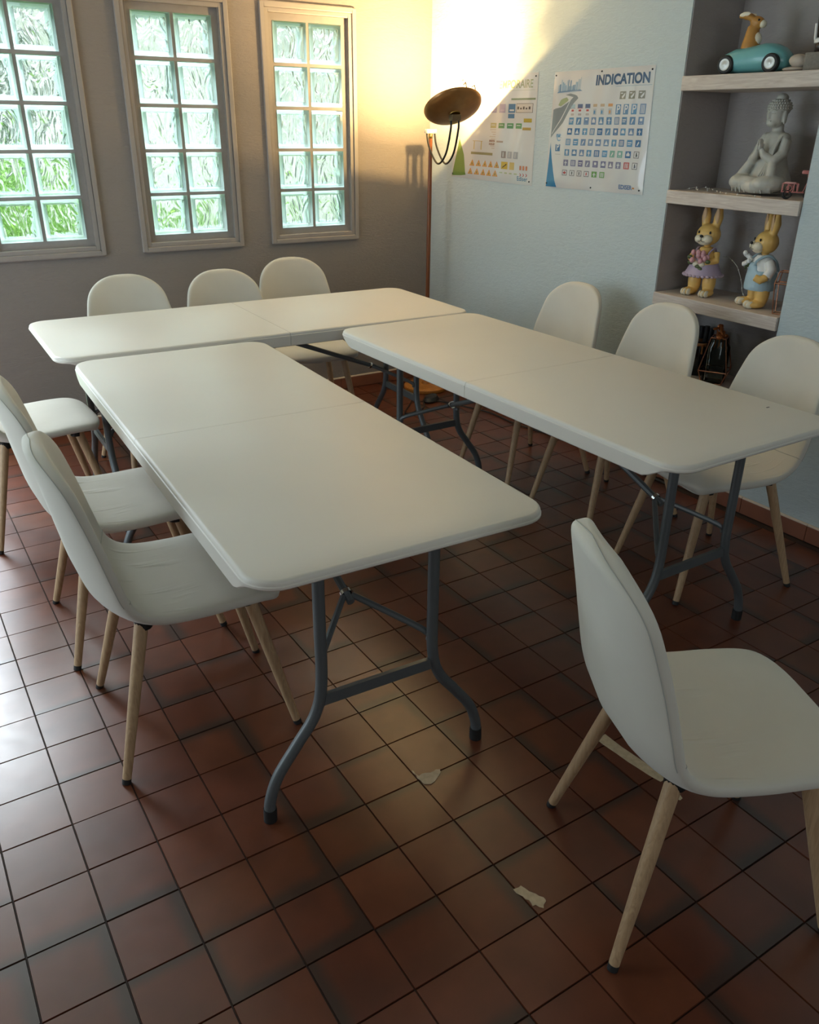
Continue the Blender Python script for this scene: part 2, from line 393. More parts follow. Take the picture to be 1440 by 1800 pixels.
mb = MB()   # left wall with an opening for the patio door
mb.box(XL-0.2, XL, YB, -2.40, -0.05, HC+0.1); mb.box(XL-0.2, XL, -0.70, WY, -0.05, HC+0.1); mb.box(XL-0.2, XL, -2.40, -0.70, 2.2, HC+0.1)
structure(link('wall_left', mb.mesh('wall_left', M_REAR)))
mb = MB(); mb.box(XL-0.2, 0.5, YB-0.2, YB, -0.05, HC+0.1)
structure(link('wall_front', mb.mesh('wall_front', M_REAR)))
mb = MB(); mb.box(XL-0.2, 0.7, YB-0.2, 0.17, HC, HC+0.1)
structure(link('ceiling', mb.mesh('ceiling', M_CEIL)))

# ---------------------------------------------------------------- floor with terracotta tiles
floor = structure(bpy.data.objects.new('floor', None)); COL.objects.link(floor)
mb = MB(); mb.box(XL-0.2, 0.0, YB, 0.0, -0.06, -0.0045)
part('grout_bed', mb, M_GROUT, floor, smooth=False)
TP, TX, TY, TA = 0.1571, -2.2485, -3.0229, 0.0049
# keep pieces cheap: 3 inner steps only
def tile_geo(sm, tone, half=TP/2-0.0022, h=0.0045):
    g = [-half, -half*0.45, half*0.45, half]
    vs = []; cols = []
    for y in g:
        for x in g:
            vs.append((x, y, 0.0)); a = 0.0
            for (s_, amp, wd) in sm:
                d = {'n': half-y, 's': half+y, 'e': half-x, 'w': half+x}[s_]
                a = max(a, amp*max(0.0, 1-d/(wd*half)))
            cols.append((tone, a, 0))
    fs = [(j*4+i, j*4+i+1, (j+1)*4+i+1, (j+1)*4+i) for j in range(3) for i in range(3)]
    rim = [0,1,2,3,7,11,15,14,13,12,8,4]
    k = len(vs)
    for r in rim: vs.append((vs[r][0]*1.012, vs[r][1]*1.012, -h)); cols.append(cols[r])
    n = len(rim)
    for i in range(n): fs.append((rim[(i+1) % n], rim[i], k+i, k+(i+1) % n))
    return vs, fs, cols
SMV = [[], [], [], [('s',1.0,0.8)], [('e',1.0,0.75)], [('n',0.9,0.6)], [('s',1.1,0.8),('e',0.95,0.6)], [('w',1.0,0.7)],
       [('n',0.8,0.55),('e',1.0,0.8)], [('s',0.8,0.6)], [('w',0.85,0.55),('s',1.0,0.8)], [('e',0.75,0.6)]]
TVAR = [tile_geo(sm, random.random()) for sm in SMV]
def tile_mesh(k):
    vs, fs, cols = TVAR[k]
    me = bpy.data.meshes.new('tile'); me.from_pydata(vs, [], fs)
    a = me.color_attributes.new('tile', 'FLOAT_COLOR', 'POINT')
    for i, c in enumerate(cols): a.data[i].color = (*c, 1)
    me.materials.append(M_TILE); return me
TM = [tile_mesh(k) for k in range(len(SMV))]
near, rest = [], []
for i in range(-17, 15):
    for j in range(-34, 20):
        x = TX + (i+0.5)*TP*math.cos(TA) - (j+0.5)*TP*math.sin(TA); y = TY + (j+0.5)*TP*math.cos(TA) + (i+0.5)*TP*math.sin(TA)
        if x > -0.075 or y > -0.105 or x < XL or y < YB: continue
        d = Vector((x, y, 0)) - CAM; zc = d.dot(fwd)
        u, v = d.dot(r2)/max(zc, .01), d.dot(u2)/max(zc, .01)
        vis = zc > 0.3 and abs(u) < 0.5+0.06 and abs(v) < 0.63+0.06
        if vis: near.append((zc, x, y))
        else: rest.append((x, y))
near.sort()
for k, (zc, x, y) in enumerate(near):
    if k >= 298: rest.append((x, y)); continue
    var = random.randrange(len(SMV))
    if x < -2.55 and y > -2.95: var = random.choice([0, 1, 2, 2, 1, 9])
    o = link('tile', TM[var], floor, (x, y, random.uniform(-0.0006, 0.0004)), (random.uniform(-.003, .003), random.uniform(-.003, .003), TA))
fv, ff, fc = [], [], []
for (x, y) in rest:
    vs, fs, cols = TVAR[random.randrange(len(SMV))]; o_ = len(fv); tn = random.random()
    dz = random.uniform(-0.0006, 0.0004)
    fv += [(x+a, y+b, c+dz) for a, b, c in vs]; ff += [tuple(q+o_ for q in f) for f in fs]; fc += [((c[0]+tn) % 1.0, c[1], 0, 1) for c in cols]
me = bpy.data.meshes.new('tile_field'); me.from_pydata(fv, [], ff)
a = me.color_attributes.new('tile', 'FLOAT_COLOR', 'POINT')
for i, c in enumerate(fc): a.data[i].color = c
me.materials.append(M_TILE)
o = link('tile_field', me, floor); o['kind'] = 'stuff'
M_CHIP = basic('bare_cement_chip', (0.50, 0.38, 0.24), 0.9, noise=0.35, nscale=60)
def chip(pts, loc, rz):
    mb = MB(); rr = random.Random(int(loc[0]*1e4))
    poly = []
    for i in range(len(pts)):
        a, b = Vector((*pts[i], 0)), Vector((*pts[(i+1) % len(pts)], 0))
        for t in (0, .33, .66): p = a.lerp(b, t); poly.append((p.x+rr.uniform(-.003, .003), p.y+rr.uniform(-.003, .003)))
    mb.prism(poly, 0.0, 0.0014)
    o = part('chipped_patch', mb, M_CHIP, floor, smooth=False); o.location = (*loc, 0.0); o.rotation_euler = (0, 0, rz); return o
chip([(-.035,.03),(-.015,.012),(.012,.02),(.045,.03),(.04,.01),(.012,-.022),(-.008,-.02),(-.02,.0)], (-2.071, -3.183), -0.45)
chip([(-.025,.03),(.0,.032),(.012,.0),(.028,-.02),(.012,-.034),(-.006,-.02),(-.012,.0)], (-2.074, -3.606), -0.1)
chip([(-.018,.10),(.014,.09),(.016,-.09),(.03,-.12),(-.006,-.115),(-.02,-.02)], (-1.563, -3.395), 0.05)
chip([(-.01,.01),(.012,.008),(.008,-.012),(-.008,-.01)], (-1.565, -3.568), 0.3)

# skirting tiles
def baseboard(name, pieces, axis):
    root = structure(bpy.data.objects.new(name, None)); COL.objects.link(root)
    for (a, b) in pieces:
        a += 0.0012; b -= 0.0012
        mb = MB(); top = MB()
        if axis == 'x':
            mb.box(a, b, WY-0.013, WY, 0.0, 0.068)
            top.tube([(a, WY-0.006, 0.070), (b, WY-0.006, 0.070)], 0.0065, 8)
        else:
            mb.box(-0.013, 0, a, b, 0.0, 0.068)
            top.tube([(-0.006, a, 0.070), (-0.006, b, 0.070)], 0.0065, 8)
        o = part('skirting_tile', mb, M_SKIRT, root, smooth=False, bevel=0.002)
        part('top_bead', top, M_SKIRT_TOP, o)
x = -0.015; P_ = []
while x > -2.6: P_.append((max(x-0.315, -2.69), x)); x -= 0.315
baseboard('baseboard_back', P_, 'x')
y = WY-0.014; P_ = []
while y > -5.2: P_.append((y-0.315, y)); y -= 0.315
baseboard('baseboard_right', P_, 'y')

# ---------------------------------------------------------------- glass block windows
def block_meshes():
    h = PP/2*0.92; r = 0.014; mb = MB()
    # rim: chamfered square ring from front y=-0.006 to back y=0.075
    def sq(a, y): return [(-a, y, -a), (a, y, -a), (a, y, a), (-a, y, a)]
    rings = [sq(h-0.022, -0.001), sq(h-0.019, -0.006), sq(h-0.006, -0.006), sq(h, 0.002), sq(h, 0.072), sq(h-0.006, 0.080), sq(h-0.019, 0.080), sq(h-0.022, 0.075)]
    vs = [p for q in rings for p in q]
    fs = [(i*4+k, (i+1)*4+k, (i+1)*4+(k+1) % 4, i*4+(k+1) % 4) for i in range(len(rings)-1) for k in range(4)]
    n = len(rings)-1
    fs += [(n*4+k, k, (k+1) % 4, n*4+(k+1) % 4) for k in range(4)]
    mb.add(vs, fs)
    rim = mb.mesh('glass_block', M_RIM)
    p = MB(); a = h-0.021
    p.box(-a, a, 0.001, 0.009, -a, a)
    return rim, p.mesh('pane', M_GLASS)
RIM, PANE = block_meshes()
M_MORTAR = basic('painted_mortar', (0.30, 0.268, 0.25), 0.7, noise=0.1, nscale=30, bump=0.2, bscale=80)
def make_window(idx, x0):
    root = structure(bpy.data.objects.new('window_%d' % idx, None)); COL.objects.link(root)
    root.location = (x0+PP, 0, PZ)
    z0, z1, hw = -OM, 5*PP+OM, PP+OM
    mb = MB(); yb0, yb1 = 0.004, 0.07; w = PP*0.04
    mb.box(-hw, -PP+w, yb0, yb1, z0, z1); mb.box(PP-w, hw, yb0, yb1, z0, z1); mb.box(-w, w, yb0, yb1, z0, z1)
    for k in range(6):
        a = k*PP - w; b = k*PP + w
        if k == 0: a = z0
        if k == 5: b = z1
        for (c, d) in ((-PP+w, -w), (w, PP-w)): mb.box(c, d, yb0, yb1, a, b)
    part('mortar_grid', mb, M_MORTAR, root, smooth=False)
    # moulded trim frame, proud of the wall
    for (t0, t1, yf, nm) in ((0.0, 0.022, WY-0.008, 'inner_moulding'), (0.022, 0.046, WY-0.016, 'outer_moulding')):
        fr = MB(); yk = WY+0.001
        i_, o_ = t0, t1
        for (a, b, c, d) in ((-hw-o_, -hw-i_, z0-o_, z1+o_), (hw+i_, hw+o_, z0-o_, z1+o_), (-hw-i_, hw+i_, z0-o_, z0-i_), (-hw-i_, hw+i_, z1+i_, z1+o_)):
            fr.box(a, b, yf, yk, c, d)
        part(nm, fr, M_TRIM, root, smooth=False, bevel=0.004)
    for r in range(5):
        for c in (-1, 1):
            b = link('glass_block', RIM, root, (c*PP/2, 0, (r+0.5)*PP))
            link('pane', PANE, b)
    return root
for i, x in enumerate(WX): make_window(i+1, x)

# ---------------------------------------------------------------- garden seen through the blocks
M_LAWN = basic('lawn_green', (0.16, 0.32, 0.04), 0.9, noise=0.4, nscale=3)
M_LEAF = basic('hedge_leaf', (0.17, 0.33, 0.07), 0.6, noise=0.5, nscale=9)
M_LEAF2 = basic('tree_leaf', (0.05, 0.15, 0.06), 0.6, noise=0.5, nscale=6)
M_RENDER = basic('neighbour_render', (0.60, 0.585, 0.55), 0.8, noise=0.8, nscale=2.2)
mb = MB(); mb.box(-14, 10, 0.18, 22, -0.25, -0.15); structure(link('ground', mb.mesh('ground', M_LAWN)))
def foliage(name, label, cat, loc, size, n, mat, leaf=0.10, seed=1):
    rr = random.Random(seed); mb = MB()
    for _ in range(n):
        while True:
            p = Vector((rr.uniform(-1,1), rr.uniform(-1,1), rr.uniform(-1,1)))
            if p.length < 1: break
        p = Vector((p.x*size[0], p.y*size[1], p.z*size[2]))
        q = Euler((rr.uniform(0,6), rr.uniform(0,6), rr.uniform(0,6)))
        vs = [Vector(v)*leaf*rr.uniform(.6,1.3) for v in ((-1,0,0),(0,-.45,.12),(1,0,0),(0,.45,.12))]
        for v in vs: v.rotate(q)
        mb.add([v+p for v in vs], [(0,1,2,3)])
    o = link(name, mb.mesh(name, mat, weld=False), None, loc); tag(o, label, cat); o['kind'] = 'stuff'; return o
foliage('garden_bush', 'bright green bush seen blurred through the lowest glass blocks of the window cut by the frame', 'bush', (-1.95, 3.9, 0.45), (0.85, 0.5, 0.85), 1500, M_LEAF, 0.10, 3)
foliage('low_garden_plants', 'low green plants seen blurred through the bottom glass blocks of the middle window', 'plants', (-0.15, 4.1, 0.18), (0.80, 0.35, 0.60), 800, M_LEAF, 0.09, 5)
foliage('garden_tree', 'dark green tree crown seen blurred through the upper glass blocks', 'tree', (-1.75, 6.3, 1.95), (0.95, 0.8, 0.9), 620, M_LEAF2, 0.11, 4)
mb = MB(); mb.box(-1.3, 6.5, 4.7, 5.0, -0.2, 2.6)
o = link('wall_neighbour', mb.mesh('wall_neighbour', M_RENDER)); structure(o)
mb = MB(); mb.box(-7.0, -1.3, 9.5, 9.8, -0.2, 2.2)
o = link('wall_garden', mb.mesh('wall_garden', M_RENDER)); structure(o)

# ---------------------------------------------------------------- dining chairs
def chair_shell():
    prof = [(0.242,0.428),(0.222,0.449),(0.17,0.459),(0.09,0.457),(0.0,0.449),(-0.09,0.446),(-0.150,0.458),(-0.192,0.495),(-0.216,0.555),(-0.233,0.64),(-0.247,0.72),(-0.262,0.80),(-0.277,0.872)]
    wid =  [0.192,0.198,0.208,0.214,0.216,0.216,0.216,0.217,0.217,0.208,0.193,0.174,0.150]
    cup =  [-.006,-.004,0.0,.004,.010,.020,.036,.050,.056,.052,.044,.034,.024]
    P3 = smooth_path([(p[0], p[1], 0) for p in prof], 6)
    Wd = [v.x for v in smooth_path([(w, 0, 0) for w in wid], 6)]
    Cp = [v.x for v in smooth_path([(c, 0, 0) for c in cup], 6)]
    # arc length
    L = [0.0]
    for i in range(1, len(P3)): L.append(L[-1] + (P3[i]-P3[i-1]).length)
    tot = L[-1]; T = 0.046; NL = 52
    # resample, finer near the ends
    ss = []
    n1 = 12
    ZF, ZB = 0.075, 0.125
    for k in range(n1): t = k/n1; ss.append(ZF*(1-math.cos(t*PI/2)))
    m = 46
    for k in range(m): ss.append(ZF + (tot-ZF-ZB)*k/m)
    for k in range(n1+1): t = k/n1; ss.append(tot-ZB + ZB*math.sin(t*PI/2))
    rows = []; zs = []
    def at(arr, s):
        for i in range(1, len(L)):
            if L[i] >= s-1e-9:
                t = (s-L[i-1])/max(1e-9, L[i]-L[i-1]); return arr[i-1]*(1-t)+arr[i]*t if not isinstance(arr[0], Vector) else arr[i-1].lerp(arr[i], t)
        return arr[-1]
    for s in ss:
        p = at(P3, s); a = at(P3, max(0, s-0.004)); b = at(P3, min(tot, s+0.004)); t = (b-a).normalized()
        nx, nz = t.y, -t.x
        w = at(Wd, s); c = at(Cp, s); th = T; ke = 1.0
        if s < ZF: q = 1-s/ZF; ke = max(0.0, 1-q**2.7)**(1/2.7)
        if s > tot-ZB: q = 1-(tot-s)/ZB; ke = max(0.0, 1-q**2.5)**(1/2.5)
        w0 = w; w = w*ke
        de = min(s, tot-s)
        if de < 0.020: th = T*math.sqrt(max(0.0, 1-(1-de/0.020)**2))
        row = []
        for k in range(NL):
            an = 2*PI*k/NL; ca, sa = math.cos(an), math.sin(an)
            uu = math.copysign(abs(ca)**0.36, ca); vv = math.copysign(abs(sa)**0.62, sa)
            yv = uu*w
            off = -T/2 + vv*th/2*1.0 + c*abs(yv/w0)**2.4
            row.append(Vector((p.x + nx*off, yv, p.y + nz*off)))
        rows.append(row); zs.append((s, p.x, p.y))
    # full mesh for normals
    nr = len(rows); V = [v for r in rows for v in r]
    F = [(i*NL+k, (i+1)*NL+k, (i+1)*NL+(k+1) % NL, i*NL+(k+1) % NL) for i in range(nr-1) for k in range(NL)]
    me = bpy.data.meshes.new('tmp'); me.from_pydata(V, [], F)
    bm = bmesh.new(); bm.from_mesh(me); bmesh.ops.recalc_face_normals(bm, faces=bm.faces); bm.normal_update()
    bm.verts.ensure_lookup_table(); N = [v.normal.copy() for v in bm.verts]
    F = [tuple(v.index for v in f.verts) for f in bm.faces]; bm.free(); bpy.data.meshes.remove(me)
    split = next(i for i in range(nr) if zs[i][1] < 0 and zs[i][2] > 0.485)
    def sub(r0, r1, name):
        idx = {}; vs = []; ns = []
        fs = []
        for f in F:
            rr = [i//NL for i in f]
            if min(rr) >= r0 and max(rr) <= r1:
                g = []
                for i in f:
                    if i not in idx: idx[i] = len(vs); vs.append(V[i]); ns.append(N[i])
                    g.append(idx[i])
                fs.append(g)
        m_ = bpy.data.meshes.new(name); m_.from_pydata(vs, [], fs)
        for p in m_.polygons: p.use_smooth = True
        m_.normals_split_custom_set_from_vertices(ns)
        m_.materials.append(M_FAB); return m_
    seat = sub(0, split, 'seat'); back = sub(split, nr-1, 'backrest')
    # piping seam round the rear edge of the back
    kk = [None, None]
    def at_k(i, k): return rows[i][k % NL] + N[i*NL + k % NL]*0.0002
    # loop positions on the rear part of each side (sin<0)
    kl = int(NL*0.5)+2; kr = NL-2
    path = [at_k(i, kr) for i in range(split, nr)] + [at_k(i, kl) for i in range(nr-2, split-1, -1)]
    pm = MB(); pm.tube(path, 0.0011, 6)
    # seam where seat and back covers meet
    sm = MB(); sm.tube([rows[split][k] + N[split*NL+k]*0.0001 for k in range(1, NL//2)], 0.0012, 6)
    return seat, back, pm.mesh('piping', M_PIPE, True), sm.mesh('seam', M_PIPE, True)
SEAT, BACK, PIPING, SEAM = chair_shell()
def leg_mesh(top, foot):
    top, foot = Vector(top), Vector(foot); d = (foot-top)
    m1 = MB(); m1.tube([top, top.lerp(foot, 0.5), top.lerp(foot, 0.972)], [0.0175, 0.0148, 0.0112], 14)
    m2 = MB(); m2.tube([top.lerp(foot, 0.968), foot], [0.0116, 0.0112], 14)
    return m1.mesh('leg', M_LEG, True), m2.mesh('foot_cap', M_BLACK, True)
LEGS = [leg_mesh((sx*0.125+(0.01 if sx > 0 else -0.005), sy*0.135, 0.422), (0.235 if sx > 0 else -0.238, sy*(0.192 if sx > 0 else 0.221), 0.0)) for sx in (1, -1) for sy in (1, -1)]
fr = MB()
fr.box(-0.15, 0.15, -0.016, 0.016, 0.398, 0.412)
for sx in (0.125, -0.125): fr.box(sx-0.02, sx+0.02, -0.15, 0.15, 0.398, 0.410)
for sx in (0.13, -0.13):
    for sy in (0.135, -0.135): fr.lathe([(0.022, 0.392), (0.022, 0.420)], 14, Matrix.Translation((sx, sy, 0)))
FRAME = fr.mesh('seat_frame', M_BLKMET, True)
def make_chair():
    t = thing('dining_chair', '', 'chair')
    link('seat', SEAT, t); b = link('backrest', BACK, t); link('piping', PIPING, b); link('seam', SEAM, b)
    link('seat_frame', FRAME, t)
    for lm, cm in LEGS:
        l = link('leg', lm, t); link('foot_cap', cm, l)
    return t
R = math.radians
CH = [  # x, y, heading, label
    (-1.735, -3.725, R(-25), 'cream padded chair standing alone at the front right, seat showing beside its leaning back'),
    (-2.475, -2.600, R(-5), 'cream padded chair pushed under the near left table, the nearest chair on that side'),
    (-2.480, -2.025, R(-3), 'cream padded chair behind the nearest left side chair, its back cut by the picture edge'),
    (-2.585, -1.075, R(2), 'cream chair by the left end of the rear table, only its bluish lit seat showing'),
    (-2.000, -0.700, R(-90), 'cream chair behind the rear table under the first gap left of the middle window'),
    (-1.550, -0.770, R(-91), 'cream chair behind the rear table, its low back below the middle window'),
    (-1.105, -0.560, R(-97), 'cream chair behind the rear table below the window nearest the lamp'),
    (-0.500, -1.640, R(179), 'cream chair on the wall side of the right table, nearest the lamp'),
    (-0.510, -2.195, R(177), 'cream chair in front of the shelved niche, right of the fold line of the table'),
    (-0.580, -2.790, R(168), 'cream chair at the right edge, tucked under the near end of the right table'),
]
c0 = make_chair()
for i, (x, y, a_, lab) in enumerate(CH):
    o = c0 if i == 0 else copy_tree(c0)
    o.location = (x, y, 0); o.rotation_euler = (0, 0, a_); o['label'] = lab; o['group'] = 'cream dining chairs round the tables'

# ---------------------------------------------------------------- folding tables
TL, TW, TH = 1.815, 0.714, 0.7509
def rr_outline(x0, x1, y0, y1, r0, r1, n=8):
    """rounded rectangle: radius r0 at the y0 end, r1 at the y1 end"""
    out = []
    for (cx, cy, r, a0) in ((x1-r1, y1-r1, r1, 0), (x0+r1, y1-r1, r1, 90), (x0+r0, y0+r0, r0, 180), (x1-r0, y0+r0, r0, 270)):
        if r < 0.002: out.append((cx, cy)); continue
        for k in range(n+1): a = R(a0 + 90*k/n); out.append((cx+r*math.cos(a), cy+r*math.sin(a)))
    return out
def panel_mesh(sign):
    y0, y1 = (0.0007, TL/2); rc = 0.075
    ys = y1 - rc
    def outline(ins):
        r1 = max(0.01, rc-ins); x = TW/2-ins; out = []
        for k in range(9): a = R(90*k/8); out.append((x-r1+r1*math.cos(a), y1-ins-r1+r1*math.sin(a)))
        for k in range(9): a = R(90+90*k/8); out.append((-x+r1+r1*math.cos(a), y1-ins-r1+r1*math.sin(a)))
        for yy in (ys-0.02, ys-0.045, ys-0.08, 0.4, y0): out.append((-x, yy))
        for yy in (y0, 0.4, ys-0.08, ys-0.045, ys-0.02): out.append((x, yy))
        return out
    def zbot(x, y):
        """deep apron along the long sides, thin lip at the short end"""
        t = min(1.0, max(0.0, (y-(ys-0.05))/0.085)); t = t*t*(3-2*t)
        return TH - 0.056*(1-t) - 0.022*t
    ref = outline(0.0)
    def ring(ins, fz): return [Vector((x, y*sign, fz(zbot(*ref[k])))) for k, (x, y) in enumerate(outline(ins))]
    lv = [(0.024, lambda z: TH-0.020), (0.022, lambda z: z+0.001), (0.004, lambda z: z), (0.001, lambda z: z+0.003), (0.0, lambda z: max(z+0.004, TH-0.018)), (0.0, lambda z: TH-0.0135), (0.0022, lambda z: TH-0.0115), (0.0028, lambda z: TH-0.006), (0.006, lambda z: TH-0.0015), (0.011, lambda z: TH)]
    rings = [ring(*q) for q in lv]; n = len(rings[0]); vs = [v for q in rings for v in q]
    fs = [(i*n+k, i*n+(k+1) % n, (i+1)*n+(k+1) % n, (i+1)*n+k) for i in range(len(rings)-1) for k in range(n)]
    fs += [tuple(reversed(range(n))), tuple((len(rings)-1)*n+k for k in range(n))]
    if sign < 0: fs = [tuple(reversed(f)) for f in fs]
    mb = MB(); mb.add(vs, fs); return mb.mesh('tabletop_panel', M_PLASTIC, True)
PANELS = [panel_mesh(1), panel_mesh(-1)]
def leg_path(sx, y):
    return smooth_path([(sx*0.150, y, TH-0.035), (sx*0.150, y, 0.50), (sx*0.152, y, 0.345), (sx*0.172, y, 0.265), (sx*0.222, y, 0.195), (sx*0.272, y, 0.125), (sx*0.296, y, 0.06), (sx*0.300, y, 0.012)], 6)
def end_meshes(sy):
    y = sy*(TL/2-0.175)
    out = []
    for sx in (1, -1):
        m = MB(); m.tube(leg_path(sx, y), 0.0142, 12); c = MB(); c.tube([(sx*0.2985, y, 0.036), (sx*0.300, y, 0.0)], 0.0165, 12)
        out.append(('leg', m.mesh('leg', M_STEEL, True), 'foot_cap', c.mesh('foot_cap', M_BLACK, True)))
    b = MB(); b.box(-0.150, 0.150, y-0.006, y+0.006, 0.288, 0.318); out.append(('crossbar', b.mesh('crossbar', M_STEEL), None, None))
    ya = y - sy*0.165; za = 0.455
    v = MB()
    for sx in (1, -1): v.tube(smooth_path([(sx*0.148, y-sy*0.012, 0.365), (sx*0.138, y-sy*0.03, 0.39), (sx*0.012, ya, za)], 5), 0.0085, 8)
    out.append(('leg_brace', v.mesh('leg_brace', M_STEEL, True), None, None))
    s = MB(); s.tube([(0, ya+sy*0.02, za-0.008), (0, sy*0.05, 0.660)], 0.0105, 8); s.box(-0.02, 0.02, sy*0.035 if sy > 0 else -0.065, 0.065 if sy > 0 else -0.035, 0.650, TH-0.034)
    k = MB(); k.tube([(0, ya-sy*0.004, za+0.002), (0, ya-sy*0.014, za+0.006)], 0.0150, 14)
    out.append(('centre_stay', s.mesh('centre_stay', M_STEEL, True), 'locking_ring', k.mesh('locking_ring', M_CHROME, True)))
    return out
ENDS = [end_meshes(1), end_meshes(-1)]
def make_table():
    t = thing('folding_table', '', 'table')
    for p in PANELS: link('tabletop_panel', p, t)
    for E_ in ENDS:
        for (a, m, b, k) in E_:
            q = link(a, m, t)
            if b: link(b, k, q)
    return t
t0 = make_table()
TB = [(-2.1431, -2.381, -0.0338, 'white folding table at the near left, its curved end legs fully in view'),
      (-1.5955, -1.078, PI/2-0.0235, 'white folding table at the rear, standing crosswise along the window wall'),
      (-1.0469, -2.372, 0.0101, 'white folding table on the right, running alongside the shelved niche wall')]
for i, (x, y, a_, lab) in enumerate(TB):
    o = t0 if i == 0 else copy_tree(t0)
    o.location = (x, y, 0); o.rotation_euler = (0, 0, a_); o['label'] = lab; o['group'] = 'white folding tables set in a U'

mb = MB(); mb.box(-0.007, 0.007, -0.002, 0.002, 0, 0.0004)
q = part('scuff_mark', mb, M_BLACK, o, smooth=False); q.location = (0.285, -0.700, TH)

# ---------------------------------------------------------------- floor lamp
LX, LY = -0.170, -0.280
lamp = thing('floor_lamp', 'tall uplighter floor lamp with wooden pole and tilted dish, lit, in the corner', 'lamp', (LX, LY, 0))
mb = MB(); mb.lathe([(0.0, 0.001), (0.136, 0.001), (0.140, 0.008), (0.138, 0.022), (0.125, 0.030), (0.03, 0.034), (0.022, 0.05), (0.0, 0.05)], 40); part('base', mb, M_BASEW, lamp)
mb = MB(); mb.lathe([(0.0115, 0.045), (0.0125, 0.4), (0.0125, 1.1), (0.0105, 1.455)], 16); part('pole', mb, M_POLE, lamp)
M_BRASS = basic('brass', (0.62, 0.42, 0.12), 0.25, metal=1.0)
mb = MB(); mb.lathe([(0.0105, 1.455), (0.0115, 1.458), (0.0115, 1.478), (0.009, 1.482)], 16); part('collar', mb, M_BRASS, lamp)
nrm = Vector((0.128, 0.64, 1.0)).normalized()
DC = Vector((-0.2477, -0.6003, 1.6159)); DR = 0.1535
e1 = nrm.cross(Vector((1, 0, 0))).normalized(); e2 = nrm.cross(e1).normalized()
DM = Matrix((e1, e2, nrm)).transposed().to_4x4(); DM.translation = DC - Vector((LX, LY, 0))
M_CLAMP = basic('lamp_clamp_cream', (0.70, 0.66, 0.52), 0.4)
mb = MB(); mb.box(-0.034, 0.034, -0.014, 0.014, 1.480, 1.503); cl = part('clamp', mb, M_CLAMP, lamp, bevel=0.003)
# twin bowed arms from the clamp down and up to the dish
mb = MB()
dpt = DM @ Vector((0, 0, -0.058))
side = Vector((0.86, -0.5, 0)).normalized()*0.020
arms = []
for s_ in (-1, 1):
    a0 = Vector((s_*0.026, 0, 1.485)); a4 = dpt + side*s_ + Vector((0, 0, -0.015))
    mid = (a0+a4)/2
    pth = smooth_path([a0, a0.lerp(a4, 0.10)+Vector((0,0,-0.075)), a0.lerp(a4, 0.38)+Vector((0, 0, -0.165)), a0.lerp(a4, 0.60)+Vector((0, 0, -0.190)), a0.lerp(a4, 0.85)+Vector((0, 0, -0.150)), a4+Vector((0,0,-0.05)), a4], 8)
    m_ = MB(); m_.tube(pth, 0.0054, 10); part('arm', m_, M_BLKMET, lamp)
mb = MB(); q = dpt + Vector((0, 0, -0.006)); mb.box(q.x-0.028, q.x+0.028, q.y-0.018, q.y+0.018, q.z-0.016, q.z+0.014); part('dish_bracket', mb, basic('bracket_bronze', (0.16, 0.11, 0.06), 0.35, metal=0.7), lamp, bevel=0.003)
# bronze dish: spun metal shell, open upwards
prof = []; NP = 12
for k in range(NP+1): t = k/NP; prof.append((max(0.0005, DR*math.sin(t*PI/2*0.98)/math.sin(PI/2*0.98)), -0.050*(math.cos(t*PI/2))))
inner = [(max(0.0005, r-0.0025), z+0.0025) for r, z in reversed(prof)]
inner[0] = (DR-0.0025, 0.0)
M_DISH = basic('bronzed_dish', (0.30, 0.145, 0.045), 0.3, metal=0.6, noise=0.2, nscale=30)
mb = MB(); mb.lathe(prof + inner, 48, DM); part('dish', mb, M_DISH, lamp)
mb = MB(); mb.lathe([(0.030, -0.052), (0.031, -0.047), (0.026, -0.044)], 24, DM); part('dish_ring', mb, M_BRASS, lamp)
# halogen tube with its glass clip standing above the rim
M_BULB = bpy.data.materials.new('halogen_tube'); M_BULB.use_nodes = True
bn = M_BULB.node_tree.nodes; bb = bn['Principled BSDF']; bb.inputs['Base Color'].default_value = (1, .9, .7, 1); bb.inputs['Emission Color'].default_value = (1, 0.74, 0.36, 1); bb.inputs['Emission Strength'].default_value = 60
mb = MB(); mb.tube([DM @ Vector((-0.035, 0, -0.010)), DM @ Vector((0.035, 0, -0.010))], 0.005, 10); part('halogen_tube', mb, M_BULB, lamp)
mb = MB()
for s_ in (-1, 1): mb.tube([DM @ Vector((s_*0.045, 0, -0.045)), DM @ Vector((s_*0.045, 0, -0.004))], 0.005, 8)
part('lamp_holder', mb, M_CLAMP, lamp)
def rimclip(px_dir, h, w):
    p = DM.inverted() @ (Vector((0,0,0)))
    a = px_dir; c_, s_ = math.cos(a)*DR*0.97, math.sin(a)*DR*0.97
    m_ = MB(); m_.tube([DM @ Vector((c_, s_, -0.004)), DM @ Vector((c_, s_, h)), DM @ Vector((c_*0.86, s_*0.86, h))], w, 8)
    return m_
# clips on the raised side of the rim
for v_ in (Vector((-0.005, -0.125, 0.078)), Vector((0.055, -0.115, 0.068))): part('glass_clip', rimclip(math.atan2(v_.dot(e2), v_.dot(e1)), 0.030, 0.0032), basic('clip_grey', (0.10, 0.09, 0.07), 0.4, metal=0.6), lamp)
ld = bpy.data.lights.new('halogen_light', 'POINT'); ld.energy = 36; ld.color = (1.0, 0.66, 0.25); ld.shadow_soft_size = 0.012
lo = bpy.data.objects.new('halogen_light', ld); COL.objects.link(lo); lo.parent = lamp; lo.location = DM @ Vector((0, 0, 0.0))
